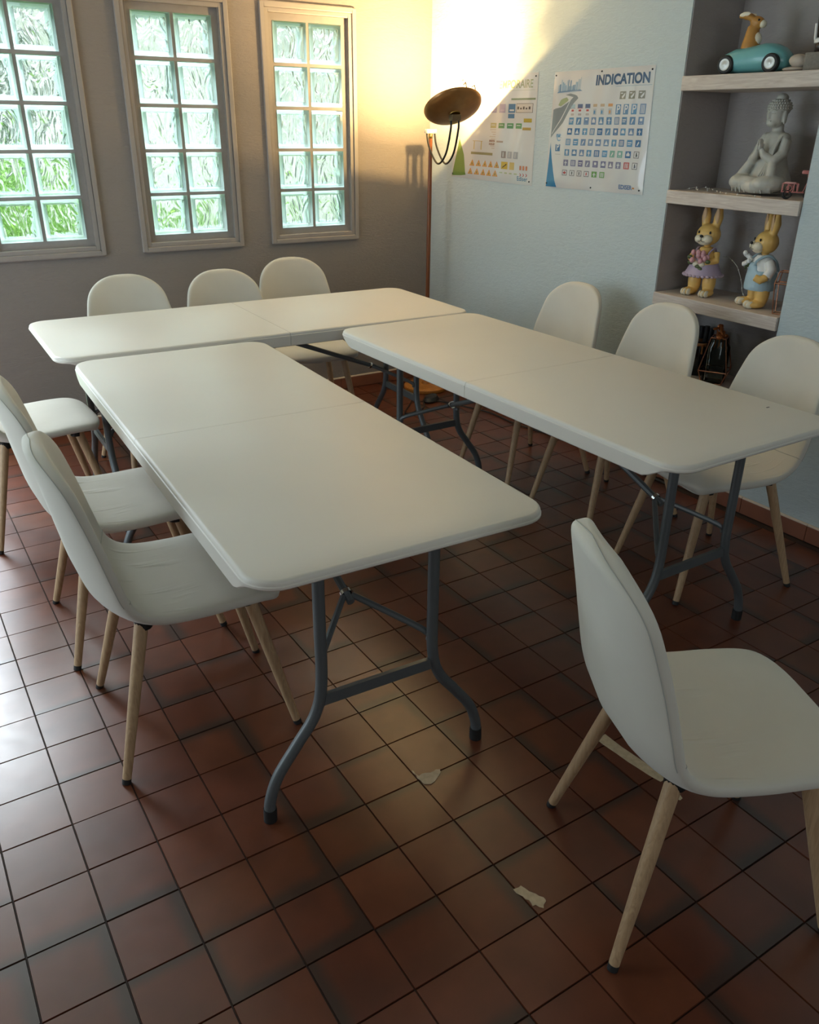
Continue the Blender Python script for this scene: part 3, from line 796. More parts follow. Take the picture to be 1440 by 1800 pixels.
# the dish's polished inside throws a wide beam out of its mouth
rd = bpy.data.lights.new('dish_beam', 'AREA'); rd.shape = 'DISK'; rd.size = 0.10; rd.energy = 34; rd.spread = 2.7; rd.color = (1.0, 0.68, 0.32)
ro = bpy.data.objects.new('dish_beam', rd); COL.objects.link(ro); ro.parent = lamp
ro.location = DM @ Vector((0, 0, -0.006))
ro.rotation_euler = nrm.to_track_quat('-Z', 'Y').to_euler()
# cord and foot dimmer
M_CORD = basic('black_cord', (0.015, 0.013, 0.012), 0.5)
def P2(x, y, z=0.006): return (x-LX, y-LY, z)
mb = MB(); mb.tube(smooth_path([P2(-0.29, -0.36, .02), P2(-0.44, -0.52), P2(-0.56, -0.66), P2(-0.42, -0.63), P2(-0.33, -0.52), P2(-0.24, -0.60), P2(-0.18, -0.74), P2(-0.125, -0.90), P2(-0.12, -1.12), P2(-0.06, -1.45), P2(-0.045, -1.80), P2(-0.05, -2.2)], 8), 0.004, 8)
cd = part('power_cord', mb, M_CORD, lamp)
mb = MB(); mb.lathe([(0.0, 0.001), (0.055, 0.001), (0.058, 0.012), (0.045, 0.030), (0.0, 0.036)], 24, Matrix.Translation(Vector(P2(-0.285, -0.515, 0))) @ Matrix.Rotation(0.6, 4, 'Z') @ Matrix.Diagonal((1.25, 0.75, 1, 1))); part('foot_dimmer', mb, basic('black_plastic', (0.02, 0.02, 0.022), 0.35), lamp)

# ---------------------------------------------------------------- posters
def poster(name, label, corners, paint, seed):
    """corners TL,TR,BR,BL as (y, z); a laminated sheet on the right wall. paint(draw) adds flat print in sheet units"""
    root = thing(name, label, 'poster', (0, corners[0][0], corners[0][1]))
    oy, oz = corners[0]; rr = random.Random(seed); ph = [rr.uniform(0, 6) for _ in range(6)]
    def pos(u, v, lift=0.0):
        a, b, c, d = corners
        y = (a[0]*(1-u)+b[0]*u)*(1-v) + (d[0]*(1-u)+c[0]*u)*v; z = (a[1]*(1-u)+b[1]*u)*(1-v) + (d[1]*(1-u)+c[1]*u)*v
        w = 0.0035 + 0.0022*math.sin(9*u+ph[0])*math.sin(3*v+ph[1]) + 0.0016*math.sin(23*u+4*v+ph[2]) + 0.0012*math.sin(14*v-5*u+ph[3])
        ed = min(1, 14*min(u, 1-u, v, 1-v)+0.15)
        return Vector((-(0.0012+w*ed)-lift, y-oy, z-oz))
    sh = MB(); NU, NV = 40, 32
    vs = [pos(i/NU, j/NV) for j in range(NV+1) for i in range(NU+1)] + [pos(i/NU, j/NV, -0.0006) for j in range(NV+1) for i in range(NU+1)]
    o_ = (NU+1)*(NV+1)
    fs = [(j*(NU+1)+i, (j+1)*(NU+1)+i, (j+1)*(NU+1)+i+1, j*(NU+1)+i+1) for j in range(NV) for i in range(NU)]
    fs += [tuple(reversed([k+o_ for k in f])) for f in fs]
    sh.add(vs, fs)
    part('sheet', sh, basic('laminated_paper', (0.60, 0.585, 0.57), 0.22, spec=0.6, coat=0.5), root, smooth='all')
    ink = MB()
    def quad(u0, v0, u1, v1, col, lv=1, n=None):
        nx = max(1, int(abs(u1-u0)*NU)); ny = max(1, int(abs(v1-v0)*NV))
        lift = 0.0003*lv
        g = [pos(u0+(u1-u0)*i/nx, v0+(v1-v0)*j/ny, lift) for j in range(ny+1) for i in range(nx+1)]
        ink.add(g, [(j*(nx+1)+i, (j+1)*(nx+1)+i, (j+1)*(nx+1)+i+1, j*(nx+1)+i+1) for j in range(ny) for i in range(nx)], col)
    def poly(pts, col, lv=1):
        v0, v1 = min(p[1] for p in pts), max(p[1] for p in pts); m = max(2, int((v1-v0)/0.010)); prev = None
        for k in range(m+1):
            v = v0 + (v1-v0)*min(max(k/m, 0.001), 0.999); xs = []
            for (a, b) in zip(pts, pts[1:]+pts[:1]):
                if (a[1] <= v) != (b[1] <= v): xs.append(a[0]+(b[0]-a[0])*(v-a[1])/(b[1]-a[1]))
            xs.sort()
            if prev is not None and len(prev[1]) == len(xs):
                for q in range(0, len(xs)-1, 2):
                    a0, a1, b0, b1 = prev[1][q], prev[1][q+1], xs[q], xs[q+1]; w = max(1, int(max(a1-a0, b1-b0)/0.02))
                    g = [pos(a0+(a1-a0)*i/w, prev[0], 0.0003*lv) for i in range(w+1)] + [pos(b0+(b1-b0)*i/w, v, 0.0003*lv) for i in range(w+1)]
                    ink.add(g, [(i, w+1+i, w+2+i, i+1) for i in range(w)], col)
            prev = (v, xs)
    texts = []
    def text(body, u, v, size, col, bold=0.0, lv=2, align='RIGHT'):
        cu = bpy.data.curves.new('t', 'FONT'); cu.body = body; cu.size = size; cu.align_x = align; cu.offset = bold
        ob = bpy.data.objects.new('t', cu); COL.objects.link(ob)
        dg = bpy.context.evaluated_depsgraph_get(); me = bpy.data.meshes.new_from_object(ob.evaluated_get(dg)); bpy.data.objects.remove(ob); bpy.data.curves.remove(cu)
        wd = abs(corners[1][0]-corners[0][0]); hd = abs(corners[0][1]-corners[3][1])
        vs = [pos(u + q.co.x/wd, v - q.co.y/hd, 0.0003*lv) for q in me.vertices]
        m_ = MB(); m_.add(vs, [tuple(p.vertices) for p in me.polygons], col); bpy.data.meshes.remove(me)
        return m_
    paint(quad, poly, lambda *a, **k: texts.append((a, text(*a, **k))))
    part('print', ink, M_PRINT, root, smooth='all', attr='ink', kind='stuff')
    for a, m_ in texts: part('lettering', m_, M_PRINT, root, smooth=False, attr='ink')
    pins = [(0.02, 0.03), (0.975, 0.03), (0.02, 0.965), (0.97, 0.965)] + ([(0.5, 0.02), (0.5, 0.975)] if seed == 2 else [])
    for (u, v) in pins:
        p = pos(u, v); m_ = MB(); m_.lathe([(0.0, 0.004), (0.0035, 0.003), (0.004, 0.0)], 10, Matrix.Translation(p) @ Matrix.Rotation(-PI/2, 4, 'Y')); part('drawing_pin', m_, M_BLKMET, root)
    return root
BL = (0.045, 0.13, 0.28); BL2 = (0.10, 0.24, 0.40); WH = (0.62, 0.61, 0.60); GY = (0.20, 0.22, 0.23); RD = (0.45, 0.06, 0.05); GN = (0.16, 0.32, 0.10); OR = (0.62, 0.24, 0.05)
def paint2(q, poly, text):
    rr = random.Random(21)
    # skyline and road in the corner
    x = 0.06
    while x < 0.30:
        h = rr.uniform(0.03, 0.10); w = rr.uniform(0.006, 0.014); q(x, 0.155-h, x+w, 0.165, rr.choice([(0.25,0.37,0.48),(0.14,0.25,0.37),(0.38,0.46,0.52)])); x += w+0.003
    poly([(0.07,0.160),(0.30,0.155),(0.33,0.168),(0.20,0.175),(0.05,0.178)], (0.20, 0.30, 0.42), 2)
    poly([(0.12,0.19),(0.20,0.185),(0.27,0.20),(0.29,0.225),(0.24,0.27),(0.19,0.34),(0.14,0.43),(0.02,0.56),(0.02,0.31),(0.10,0.30),(0.20,0.245),(0.235,0.215)], GY, 1)
    poly([(0.10,0.23),(0.16,0.215),(0.185,0.24),(0.10,0.29),(0.07,0.285)], (0.34, 0.38, 0.20), 2)
    poly([(0.205,0.23),(0.21,0.232),(0.12,0.40),(0.03,0.53),(0.03,0.52),(0.112,0.395)], WH, 2)
    poly([(0.024,0.60),(0.05,0.74),(0.085,0.86),(0.135,0.995),(0.012,0.995)], (0.03, 0.17, 0.34), 1)
    poly([(0.05,0.735),(0.055,0.74),(0.145,0.995),(0.135,0.995),(0.085,0.86)], WH, 1)
    text('INDICATION', 0.965, 0.125, 0.056, (0.045, 0.09, 0.17), bold=0.0022)
    q(0.655, 0.142, 0.985, 0.145, (0.22, 0.34, 0.42))
    for k in range(3):
        u = 0.70+k*0.088; q(u, 0.185, u+0.058, 0.245, (0.22, 0.20, 0.15)); poly([(u+.012,.235),(u+.05,.195),(u+.05,.215),(u+.03,.24)], WH, 2); q(u+.008, .195, u+.03, .203, WH, 2)
    rows = [(0.285, 0.365), (0.385, 0.445), (0.475, 0.53), (0.565, 0.62), (0.655, 0.71), (0.745, 0.80), (0.835, 0.885)]
    for r_, (v0, v1) in enumerate(rows):
        n = 6 if r_ == 6 else 10
        for k in range(n):
            u = 0.215 - 0.004*r_ + k*0.0765; w = 0.050
            if r_ == 0 and k < 3:
                q(u, v0-0.01, u+w, v0+0.022, (0.10,0.12,0.22) if k else (0.35,0.45,0.5), 1); q(u, v0+0.024, u+w, v1+0.012, WH, 1); q(u-.002, v0+.022, u+w+.002, v0+.026, RD if k == 1 else (0.25,.2,.25), 2)
                q(u+.012, v0+.034, u+w-.012, v0+.05, RD, 2); q(u+.008, v1-.014, u+w-.008, v1+.004, (0.42,.36,.33), 2); continue
            if r_ == 0 and k in (3, 4, 5):
                c = (0.50, 0.36, 0.22) if k != 5 else (0.55, 0.27, 0.10); q(u+.004, v0-.008, u+w-.004, v0+.015, c, 1); q(u+.008, v0+.03, u+w-.008, v1, (0.42,.44,.46), 1); q(u+.014, v0+.045, u+w-.02, v1-.008, c if k == 5 else BL2, 2); continue
            c = rr.choice([BL, BL2, (0.14,0.22,0.36), (0.10,0.20,0.34)])
            if r_ == 4 and k in (6, 7): c = (0.16, 0.34, 0.28)
            if r_ == 5: c = rr.choice([(0.16,0.15,0.26),(0.20,0.19,0.28)])
            if r_ == 5 and k == 8: c = RD
            wb = (r_ == 6) or (r_ in (4, 5) and k == 9)
            if r_ == 6 and k >= 4: c = GN; wb = False
            if wb:
                q(u, v0, u+w, v1, (0.20,0.18,0.18), 1); q(u+.006, v0+.006, u+w-.006, v1-.006, WH, 2)
                cc = RD if k in (0, 3) else (0.06,0.06,0.06)
                q(u+.020, v0+.012, u+.030, v1-.012, cc, 3)
                if k in (0,): q(u+.010, (v0+v1)/2-.006, u+w-.010, (v0+v1)/2+.006, cc, 3)
                if r_ in (4, 5): poly([(u+.018,v1-.014),(u+.034,v1-.014),(u+.036,v0+.03),(u+.026,v0+.02)], (0.10,.10,.14), 3)
                continue
            q(u, v0, u+w, v1, c, 1)
            pt = (r_*10+k) % 7
            if r_ == 0 and k in (6, 7, 8): text('P', u+0.025, v1-0.012, 0.046, WH, bold=0.0008, align='CENTER'); continue
            if pt == 0: poly([(u+.025,v0+.008),(u+.042,v1-.01),(u+.008,v1-.01)], WH, 2)
            elif pt == 1: q(u+.021, v0+.01, u+.029, v1-.006, WH, 2); q(u+.012, v0+.022, u+.038, v0+.03, WH, 2)
            elif pt == 2:
                for d in (.010, .022, .034): q(u+d, v0+.007, u+d+.006, v1-.007, WH, 2)
            elif pt == 3: q(u+.008, v0+.018, u+w-.008, v0+.026, WH, 2); q(u+.008, v0+.034, u+w-.014, v0+.040, WH, 2)
            elif pt == 4: poly([(u+.012,v1-.008),(u+.020,v1-.008),(u+.036,v0+.02),(u+.030,v0+.010),(u+.022,v0+.02)], WH, 2)
            elif pt == 5: q(u+.014, v0+.012, u+.036, v0+.034, WH, 2); q(u+.014, v1-.014, u+.020, v1-.008, WH, 2); q(u+.030, v1-.014, u+.036, v1-.008, WH, 2)
            else: q(u+.010, v0+.02, u+w-.010, v1-.016, WH, 2); q(u+.018, v0+.010, u+.032, v0+.02, WH, 2)
    text('C', 0.115, 0.585, 0.045, (0.25,0.36,0.48), bold=0.001, align='CENTER')
    q(0.085, 0.615, 0.14, 0.675, BL, 1); text('P', 0.112, 0.665, 0.042, WH, bold=0.0006, align='CENTER'); q(0.085, 0.70, 0.15, 0.703, GY, 1); q(0.085, 0.555, 0.15, 0.557, GY, 1)
    q(0.085, 0.525, 0.13, 0.552, BL2, 1)
    text('EDISER', 0.90, 0.965, 0.026, (0.10, 0.18, 0.34), bold=0.0008); q(0.905, 0.945, 0.925, 0.958, OR, 1)
poster('sign_poster', 'laminated poster headed INDICATION with rows of blue road signs, left of the niche',
       [(-1.104, 1.761), (-1.740, 1.765), (-1.753, 1.250), (-1.087, 1.246)], paint2, 2)
def paint1(q, poly, text):
    rr = random.Random(5)
    text('TEMPORAIRE', 0.95, 0.125, 0.052, (0.30, 0.33, 0.20), bold=0.0008)
    q(0.55, 0.145, 0.97, 0.148, (0.40, 0.42, 0.30)); q(0.70, 0.215, 0.985, 0.232, (0.22, 0.26, 0.16))
    for k in range(4):
        u = 0.33+k*0.115; c = (0.34, 0.30, 0.42) if k < 3 else (0.12, 0.22, 0.34); q(u, 0.265, u+0.080, 0.345, c); q(u+.014, 0.315, u+.066, 0.33, WH if k == 3 else (0.42,.36,.46), 2)
    q(0.675, 0.355, 0.75, 0.395, (0.12, 0.22, 0.34))
    q(0.765, 0.262, 0.965, 0.345, (0.16,0.13,0.11), 1); q(0.770, 0.266, 0.960, 0.341, (0.60,0.54,0.48), 2)
    for k in range(5): q(0.78+k*0.035, 0.29+0.01*(k % 2), 0.80+k*0.035, 0.315, (0.12,0.10,0.09), 3)
    for k in range(4):
        u = 0.46+k*0.105; c = (0.42,0.36,0.15) if k == 0 else (0.10, 0.26, 0.10); q(u, 0.44, u+0.075, 0.488, c); q(u+.01, 0.455, u+.06, 0.462, WH, 2)
    q(0.87, 0.395, 0.96, 0.43, (0.45, 0.32, 0.04)); q(0.86, 0.475, 0.955, 0.50, (0.45, 0.28, 0.06))
    for k in range(9): q(0.46 + 0.02*(k % 3), 0.50+k*0.022, 0.54, 0.507+k*0.022, (0.46,.38,.30))
    q(0.46, 0.60, 0.535, 0.62, (0.28,.18,.15)); q(0.56, 0.605, 0.64, 0.622, (0.34,.25,.20)); q(0.46, 0.63, 0.535, 0.648, (0.28,.18,.15))
    q(0.25, 0.615, 0.38, 0.62, (0.5,.36,.12)); q(0.27, 0.62, 0.28, 0.70, (0.55,.40,.12)); q(0.36, 0.62, 0.37, 0.70, (0.55,.40,.12))
    q(0.24, 0.725, 0.52, 0.75, (0.30, 0.26, 0.13)); 
    for k in range(3): u = 0.63+k*0.075; q(u, 0.70, u+0.055, 0.765, (0.26,0.19,0.17) if k == 0 else (0.34,.34,.36)); q(u+.015, .71, u+.03, .755, (0.5,.46,.44), 2)
    for r_ in range(2):
        for k in range(5):
            u = 0.24+k*0.078-0.012*r_; v = 0.80+r_*0.085
            poly([(u+.03, v), (u+.062, v+.065), (u-.002, v+.065)], (0.60, 0.24, 0.06), 1); poly([(u+.03, v+.018), (u+.048, v+.057), (u+.012, v+.057)], (0.62, 0.42, 0.12), 2); q(u+.026, v+.034, u+.034, v+.054, (0.10,.06,.03), 3)
    q(0.635, 0.80, 0.715, 0.87, (0.58, 0.38, 0.05)); poly([(0.645,.855),(.70,.815),(.705,.825),(.65,.862)], (0.10,.07,.03), 2)
    q(0.74, 0.80, 0.80, 0.87, (0.58, 0.42, 0.14))
    for k in range(3): u = 0.86+k*0.032; q(u, 0.825, u+0.02, 0.865, (0.55,.20,.10)); poly([(u,.895),(u+.016,.91),(u,.925),(u+.008,.925),(u+.024,.91),(u+.008,.895)], RD, 1)
    for k in range(4): q(0.62+k*0.06, 0.90, 0.655+k*0.06, 0.912, (0.38,.42,.24))
    poly([(0.07, 0.60), (0.145, 0.76), (0.20, 0.97), (0.012, 0.985)], (0.16, 0.25, 0.05), 1)
    text('Ediser', 0.95, 0.965, 0.030, (0.10, 0.22, 0.34), bold=0.0004)
poster('sign_poster', 'laminated poster headed TEMPORAIRE with orange triangles, partly washed out beside the lamp dish',
       [(-0.330, 1.765), (-0.981, 1.765), (-0.984, 1.243), (-0.254, 1.252)], paint1, 1)

# ---------------------------------------------------------------- niche shelves
def shelf(z, label, th=0.054):
    mb = MB(); mb.box(-0.012, ND, NY1+0.0045, NY0-0.0045, z-th, z)
    o = link('niche_shelf', mb.mesh('niche_shelf', M_SHELF, False, None, 0.003)); tag(o, label, 'shelf', 'whitewashed shelves in the niche'); return o
Z1, Z2, Z3, Z4 = 1.717, 1.282, 0.850, 0.478
shelf(Z1, 'whitewashed wooden shelf under the turquoise car figurine')
shelf(Z2, 'whitewashed wooden shelf under the seated grey statue')
shelf(Z3, 'whitewashed wooden shelf under the two standing rabbit figurines')
shelf(Z4, 'lowest whitewashed wooden shelf under the dark lanterns, mostly behind chair backs', 0.07)

# ---------------------------------------------------------------- ceramic colours
C_TURQ = basic('glaze_turquoise', (0.15, 0.42, 0.43), 0.3, noise=0.05, coat=0.3)
C_TAN = basic('glaze_honey', (0.80, 0.50, 0.15), 0.4, noise=0.2, nscale=25)
C_BROWN = basic('glaze_brown', (0.46, 0.215, 0.045), 0.4, noise=0.25, nscale=30)
C_CREAM = basic('glaze_cream', (0.80, 0.72, 0.55), 0.4, noise=0.05)
C_WHITE = basic('glaze_white', (0.80, 0.79, 0.76), 0.35)
C_LILAC = basic('glaze_lilac', (0.45, 0.36, 0.48), 0.4, noise=0.08)
C_PINK = basic('glaze_pink', (0.66, 0.34, 0.36), 0.4, noise=0.15, nscale=40)
C_BLUE = basic('glaze_pale_blue', (0.40, 0.55, 0.63), 0.4, noise=0.06)
C_GREEN = basic('glaze_dark_green', (0.07, 0.09, 0.03), 0.4)
C_STONE = basic('grey_stoneware', (0.50, 0.485, 0.43), 0.55, noise=0.18, nscale=30, bump=0.2, bscale=120)
C_TOYPINK = basic('pink_enamel', (0.62, 0.22, 0.20), 0.35)

# ---- turquoise car with rabbit (nose of car towards -Y end = +X local here)
car = thing('rabbit_car_figurine', 'ceramic rabbit riding a turquoise toy car on the top shelf', 'figurine', (0.095, -2.165, Z1), R(-90+10))
def loft(rows, seg=20):
    """rows of (x, z_bottom, z_top, halfwidth)"""
    mb = MB(); vs = []
    for (x, zb, zt, hw) in rows:
        for k in range(seg):
            a = 2*PI*k/seg; c, s_ = math.cos(a), math.sin(a)
            vs.append((x, hw*math.copysign(abs(c)**0.8, c), (zb+zt)/2 + (zt-zb)/2*math.copysign(abs(s_)**0.75, s_)))
    n = len(rows)
    fs = [(i*seg+k, (i+1)*seg+k, (i+1)*seg+(k+1) % seg, i*seg+(k+1) % seg) for i in range(n-1) for k in range(seg)]
    fs += [tuple(range(seg)), tuple(reversed(range((n-1)*seg, n*seg)))]
    mb.add(vs, fs); return mb
rows = [(-0.142, 0.03, 0.042, 0.02), (-0.135, 0.012, 0.058, 0.042), (-0.115, 0.006, 0.076, 0.056), (-0.08, 0.004, 0.090, 0.062), (-0.04, 0.004, 0.094, 0.064), (0.0, 0.004, 0.099, 0.064), (0.04, 0.004, 0.106, 0.064), (0.075, 0.004, 0.102, 0.062), (0.105, 0.006, 0.090, 0.056), (0.128, 0.012, 0.070, 0.044), (0.140, 0.022, 0.054, 0.026), (0.144, 0.034, 0.042, 0.01)]
part('car_body', loft(rows), C_TURQ, car)
for wx in (-0.095, 0.088):
    for sy in (-1, 1):
        mt = Matrix.Translation((wx, sy*0.058, 0.034)) @ Matrix.Rotation(-sy*PI/2, 4, 'X')
        m_ = MB(); m_.lathe([(0.0, -0.012), (0.030, -0.012), (0.0335, -0.006), (0.0335, 0.006), (0.029, 0.011), (0.022, 0.0105)], 24, mt); w_ = part('wheel', m_, M_BLACK, car)
        m_ = MB(); m_.lathe([(0.0225, 0.008), (0.021, 0.0125), (0.016, 0.011), (0.007, 0.0145), (0.0, 0.015)], 20, mt); part('hubcap', m_, basic('silver_paint', (0.55, 0.54, 0.50), 0.35, metal=0.4), w_)
blob('rabbit', C_BROWN, car, [('l', [(0.0, 0.085), (0.036, 0.085), (0.035, 0.10), (0.027, 0.135), (0.021, 0.165), (0.0, 0.175)], Matrix.Translation((-0.035, 0, 0))), ('b', (-0.022, 0, 0.178), (0.030, 0.022, 0.021), Euler((0, 0.25, 0))), ('t', [(-0.035, 0.012, 0.188), (-0.062, 0.016, 0.200), (-0.088, 0.018, 0.198)], [0.009, 0.013, 0.007]), ('t', [(-0.035, -0.012, 0.188), (-0.062, -0.018, 0.202), (-0.088, -0.020, 0.200)], [0.009, 0.013, 0.007])], 0.003, 5)
m_ = MB(); m_.ball((0.001, 0, 0.171), (0.014, 0.016, 0.014)); m_.ball((-0.064, 0.024, 0.203), (0.022, 0.004, 0.008), rot=Euler((0, -0.1, 0))); m_.ball((-0.064, -0.027, 0.205), (0.022, 0.004, 0.008), rot=Euler((0, -0.1, 0))); m_.ball((-0.028, 0.0, 0.12), (0.033, 0.022, 0.03)); part('pale_fur', m_, C_CREAM, car)
m_ = MB()
for sy in (-1, 1): m_.ball((-0.008, sy*0.0185, 0.184), 0.0042, 8, 6)
part('eyes', m_, M_BLACK, car)
# ---- pale pebble ornament and dark figurine at the right end of the top shelf
peb = thing('pebble_ornament', 'pale beige stone ornament lying beside the turquoise car', 'ornament', (0.08, -2.366, Z1), R(10))
blob('upper_stone', basic('pale_stone', (0.50, 0.43, 0.36), 0.6, noise=0.2, nscale=30), peb, [('b', (0, 0.0, 0.036), (0.034, 0.040, 0.024), Euler((0.15, 0, 0)))], 0.004, 4)
m_ = MB(); m_.ball((0, 0.01, 0.010), (0.038, 0.050, 0.0095), 18, 9); part('base_stone', m_, basic('pale_stone', (0.5, 0.43, 0.36)), peb)
dk = thing('dark_figurine', 'dark figurine with a white band on a rough grey plinth on the top shelf', 'figurine', (0.085, -2.458, Z1), R(180))
m_ = MB(); m_.box(-0.05, 0.05, -0.045, 0.040, 0.0, 0.060); part('plinth', m_, basic('rough_grey_stone', (0.20, 0.185, 0.16), 0.9, noise=0.4, nscale=60, bump=0.6, bscale=150), dk, bevel=0.004)
blob('boot', basic('dark_brown_glaze', (0.03, 0.02, 0.018), 0.35), dk, [('l', [(0.0, 0.060), (0.038, 0.060), (0.036, 0.10), (0.040, 0.14), (0.047, 0.20), (0.050, 0.27), (0.0, 0.28)]), ('b', (0.02, 0, 0.078), (0.03, 0.024, 0.02))], 0.004, 4)
m_ = MB(); m_.lathe([(0.036, 0.088), (0.043, 0.090), (0.044, 0.102), (0.038, 0.106)], 24); m_.tube([(0.036, -0.024, 0.10), (0.042, -0.026, 0.15)], 0.005, 8); part('white_band', m_, C_WHITE, dk)

# ---- seated statue
st = thing('seated_statue', 'grey stoneware statue of a meditating seated figure with folded hands on the middle shelf', 'statue', (0.140, -2.262, Z2+0.004), R(172))
TM_ = Matrix.Translation((-0.025, 0, 0)) @ Matrix.Diagonal((0.85, 1.0, 1, 1))
sh = [('b', (0.0, 0, 0.032), (0.095, 0.118, 0.032)), ('b', (0.045, 0.072, 0.042), (0.070, 0.050, 0.034), Euler((0, 0, -0.5))), ('b', (0.045, -0.072, 0.042), (0.070, 0.050, 0.034), Euler((0, 0, 0.5))),
      ('t', [(0.05, 0.095, 0.036), (0.085, 0.03, 0.032), (0.075, -0.05, 0.032)], [0.030, 0.028, 0.020]), ('t', [(0.05, -0.095, 0.036), (0.082, -0.02, 0.045), (0.075, 0.05, 0.045)], [0.030, 0.026, 0.018]),
      ('l', [(0.0, 0.02), (0.098, 0.03), (0.086, 0.065), (0.068, 0.10), (0.056, 0.14), (0.053, 0.18), (0.050, 0.205), (0.040, 0.222), (0.024, 0.232), (0.022, 0.26), (0.0, 0.262)], TM_),
      ('b', (-0.022, 0.044, 0.203), (0.027, 0.024, 0.024)), ('b', (-0.022, -0.044, 0.203), (0.027, 0.024, 0.024)),
      ('t', [(-0.022, 0.054, 0.198), (-0.006, 0.064, 0.150), (0.028, 0.054, 0.124)], [0.023, 0.022, 0.020]), ('t', [(-0.022, -0.054, 0.198), (-0.006, -0.064, 0.150), (0.028, -0.054, 0.124)], [0.023, 0.022, 0.020]),
      ('t', [(0.028, 0.054, 0.124), (0.050, 0.020, 0.146), (0.053, 0.008, 0.168)], [0.019, 0.014, 0.010]), ('t', [(0.028, -0.054, 0.124), (0.050, -0.020, 0.146), (0.053, -0.008, 0.168)], [0.019, 0.014, 0.010]),
      ('t', [(0.030, 0.056, 0.120), (0.050, 0.075, 0.070), (0.060, 0.090, 0.035)], [0.016, 0.020, 0.022]), ('t', [(0.030, -0.056, 0.120), (0.050, -0.075, 0.070), (0.060, -0.090, 0.035)], [0.016, 0.020, 0.022]),
      ('b', (-0.008, 0, 0.291), (0.042, 0.037, 0.051)), ('b', (0.010, 0, 0.262), (0.024, 0.024, 0.018)), ('b', (0.034, 0, 0.286), (0.0085, 0.0065, 0.013)),
      ('b', (-0.010, 0.040, 0.280), (0.010, 0.006, 0.026)), ('b', (-0.010, -0.040, 0.280), (0.010, 0.006, 0.026))]
blob('body', C_STONE, st, sh, 0.0032, 4)
m_ = MB(); m_.ball((-0.015, 0, 0.314), (0.046, 0.0405, 0.035), 20, 12); m_.ball((-0.020, 0, 0.348), (0.023, 0.023, 0.018))
for lev in range(4):
    zz = 0.312+lev*0.009; rr_ = 0.0455*math.sqrt(max(0.05, 1-((zz-0.314)/0.035)**2))
    n = int(2*PI*rr_/0.010)
    for k in range(n): a = 2*PI*k/n; m_.ball((-0.015+rr_*math.cos(a), rr_*0.9*math.sin(a), zz), 0.0046, 6, 4)
part('hair_cap', m_, C_STONE, st)
for sy in (-1, 1):   # praying hands: palm, four fingers, thumb
    m_ = [('b', (0.055, sy*0.0055, 0.172), (0.011, 0.006, 0.016))]
    for f in range(4): m_.append(('t', [(0.047+f*0.0052, sy*0.0048, 0.182), (0.0475+f*0.0052, sy*0.0042, 0.193), (0.048+f*0.005, sy*0.003, 0.201+(0.004 if f in (1, 2) else 0.0))], [0.0030, 0.0028, 0.0022]))
    m_.append(('t', [(0.046, sy*0.006, 0.170), (0.041, sy*0.006, 0.180), (0.0405, sy*0.005, 0.186)], [0.0036, 0.0032, 0.0026]))
    blob('hand', C_STONE, st, m_, 0.0013, 2)
m_ = MB()
for k in range(6):
    t = k/5
    m_.tube(smooth_path([(0.000-0.02*t, 0.052-0.012*t, 0.214), (0.024, 0.048-0.02*t, 0.170), (0.040, 0.052+0.012*t-0.03*t, 0.118), (0.066+0.010*t, 0.088-0.05*t, 0.070)], 6), 0.0034, 6)
for k in range(7):
    t = k/6; yy = -0.07+0.14*t
    m_.tube(smooth_path([(0.078-1.2*yy*yy, yy*0.8, 0.064), (0.1015-1.9*yy*yy, yy*1.0, 0.036), (0.096-2.0*yy*yy, yy*1.1, 0.008)], 5), 0.0034, 6)
part('robe_folds', m_, C_STONE, st)
m_ = MB()
for sy in (-1, 1):
    m_.tube(smooth_path([(0.0315, sy*0.006, 0.294), (0.0318, sy*0.013, 0.2925), (0.0265, sy*0.023, 0.294)], 4), 0.0014, 5)
    m_.tube(smooth_path([(0.0325, sy*0.005, 0.3035), (0.0318, sy*0.014, 0.3065), (0.0245, sy*0.025, 0.303)], 4), 0.0015, 5)
m_.tube([(0.0320, -0.010, 0.2665), (0.0345, 0, 0.2674), (0.0320, 0.010, 0.2665)], 0.0023, 6)
part('face_lines', m_, C_STONE, st)

# ---- garland wire on the middle shelf
M_SILV = basic('silver_wire', (0.55, 0.52, 0.48), 0.3, metal=0.9)
M_LEDB = basic('clear_led_bead', (0.75, 0.74, 0.68), 0.15)
def garland(name, label, pts, loc, nb, r=0.0012):
    g = thing(name, label, 'string lights', loc)
    pth = smooth_path(pts, 10); m_ = MB(); m_.tube(pth, r, 6); part('wire', m_, M_SILV, g)
    for k in range(nb):
        p = pth[int((k+0.5)*len(pth)/nb)]; m_ = MB(); m_.ball(p, (0.0026, 0.0026, 0.0036), 8, 6); part('led_bead', m_, M_LEDB, g)
    return g
garland('fairy_lights', 'tangled silver fairy light wire lying left of the grey statue', [(-0.02, 0.10, 0.006), (0.01, 0.07, 0.014), (-0.02, 0.05, 0.006), (0.02, 0.03, 0.016), (-0.01, 0.0, 0.006), (0.03, 0.02, 0.012), (0.0, -0.04, 0.006), (-0.04, -0.10, 0.005), (-0.058, -0.18, 0.005), (-0.058, -0.30, 0.005)], (0.055, -2.065, Z2), 14)
garland('fairy_lights', 'silver fairy light string hanging between the two standing rabbits', [(0.0, 0.05, 0.16), (-0.01, 0.02, 0.165), (-0.01, -0.03, 0.135), (-0.01, -0.055, 0.10), (-0.01, -0.075, 0.06), (-0.015, -0.085, 0.035), (-0.02, -0.11, 0.012), (-0.02, -0.14, 0.004), (-0.01, -0.2, 0.003)], (0.205, -2.13, Z3), 8)

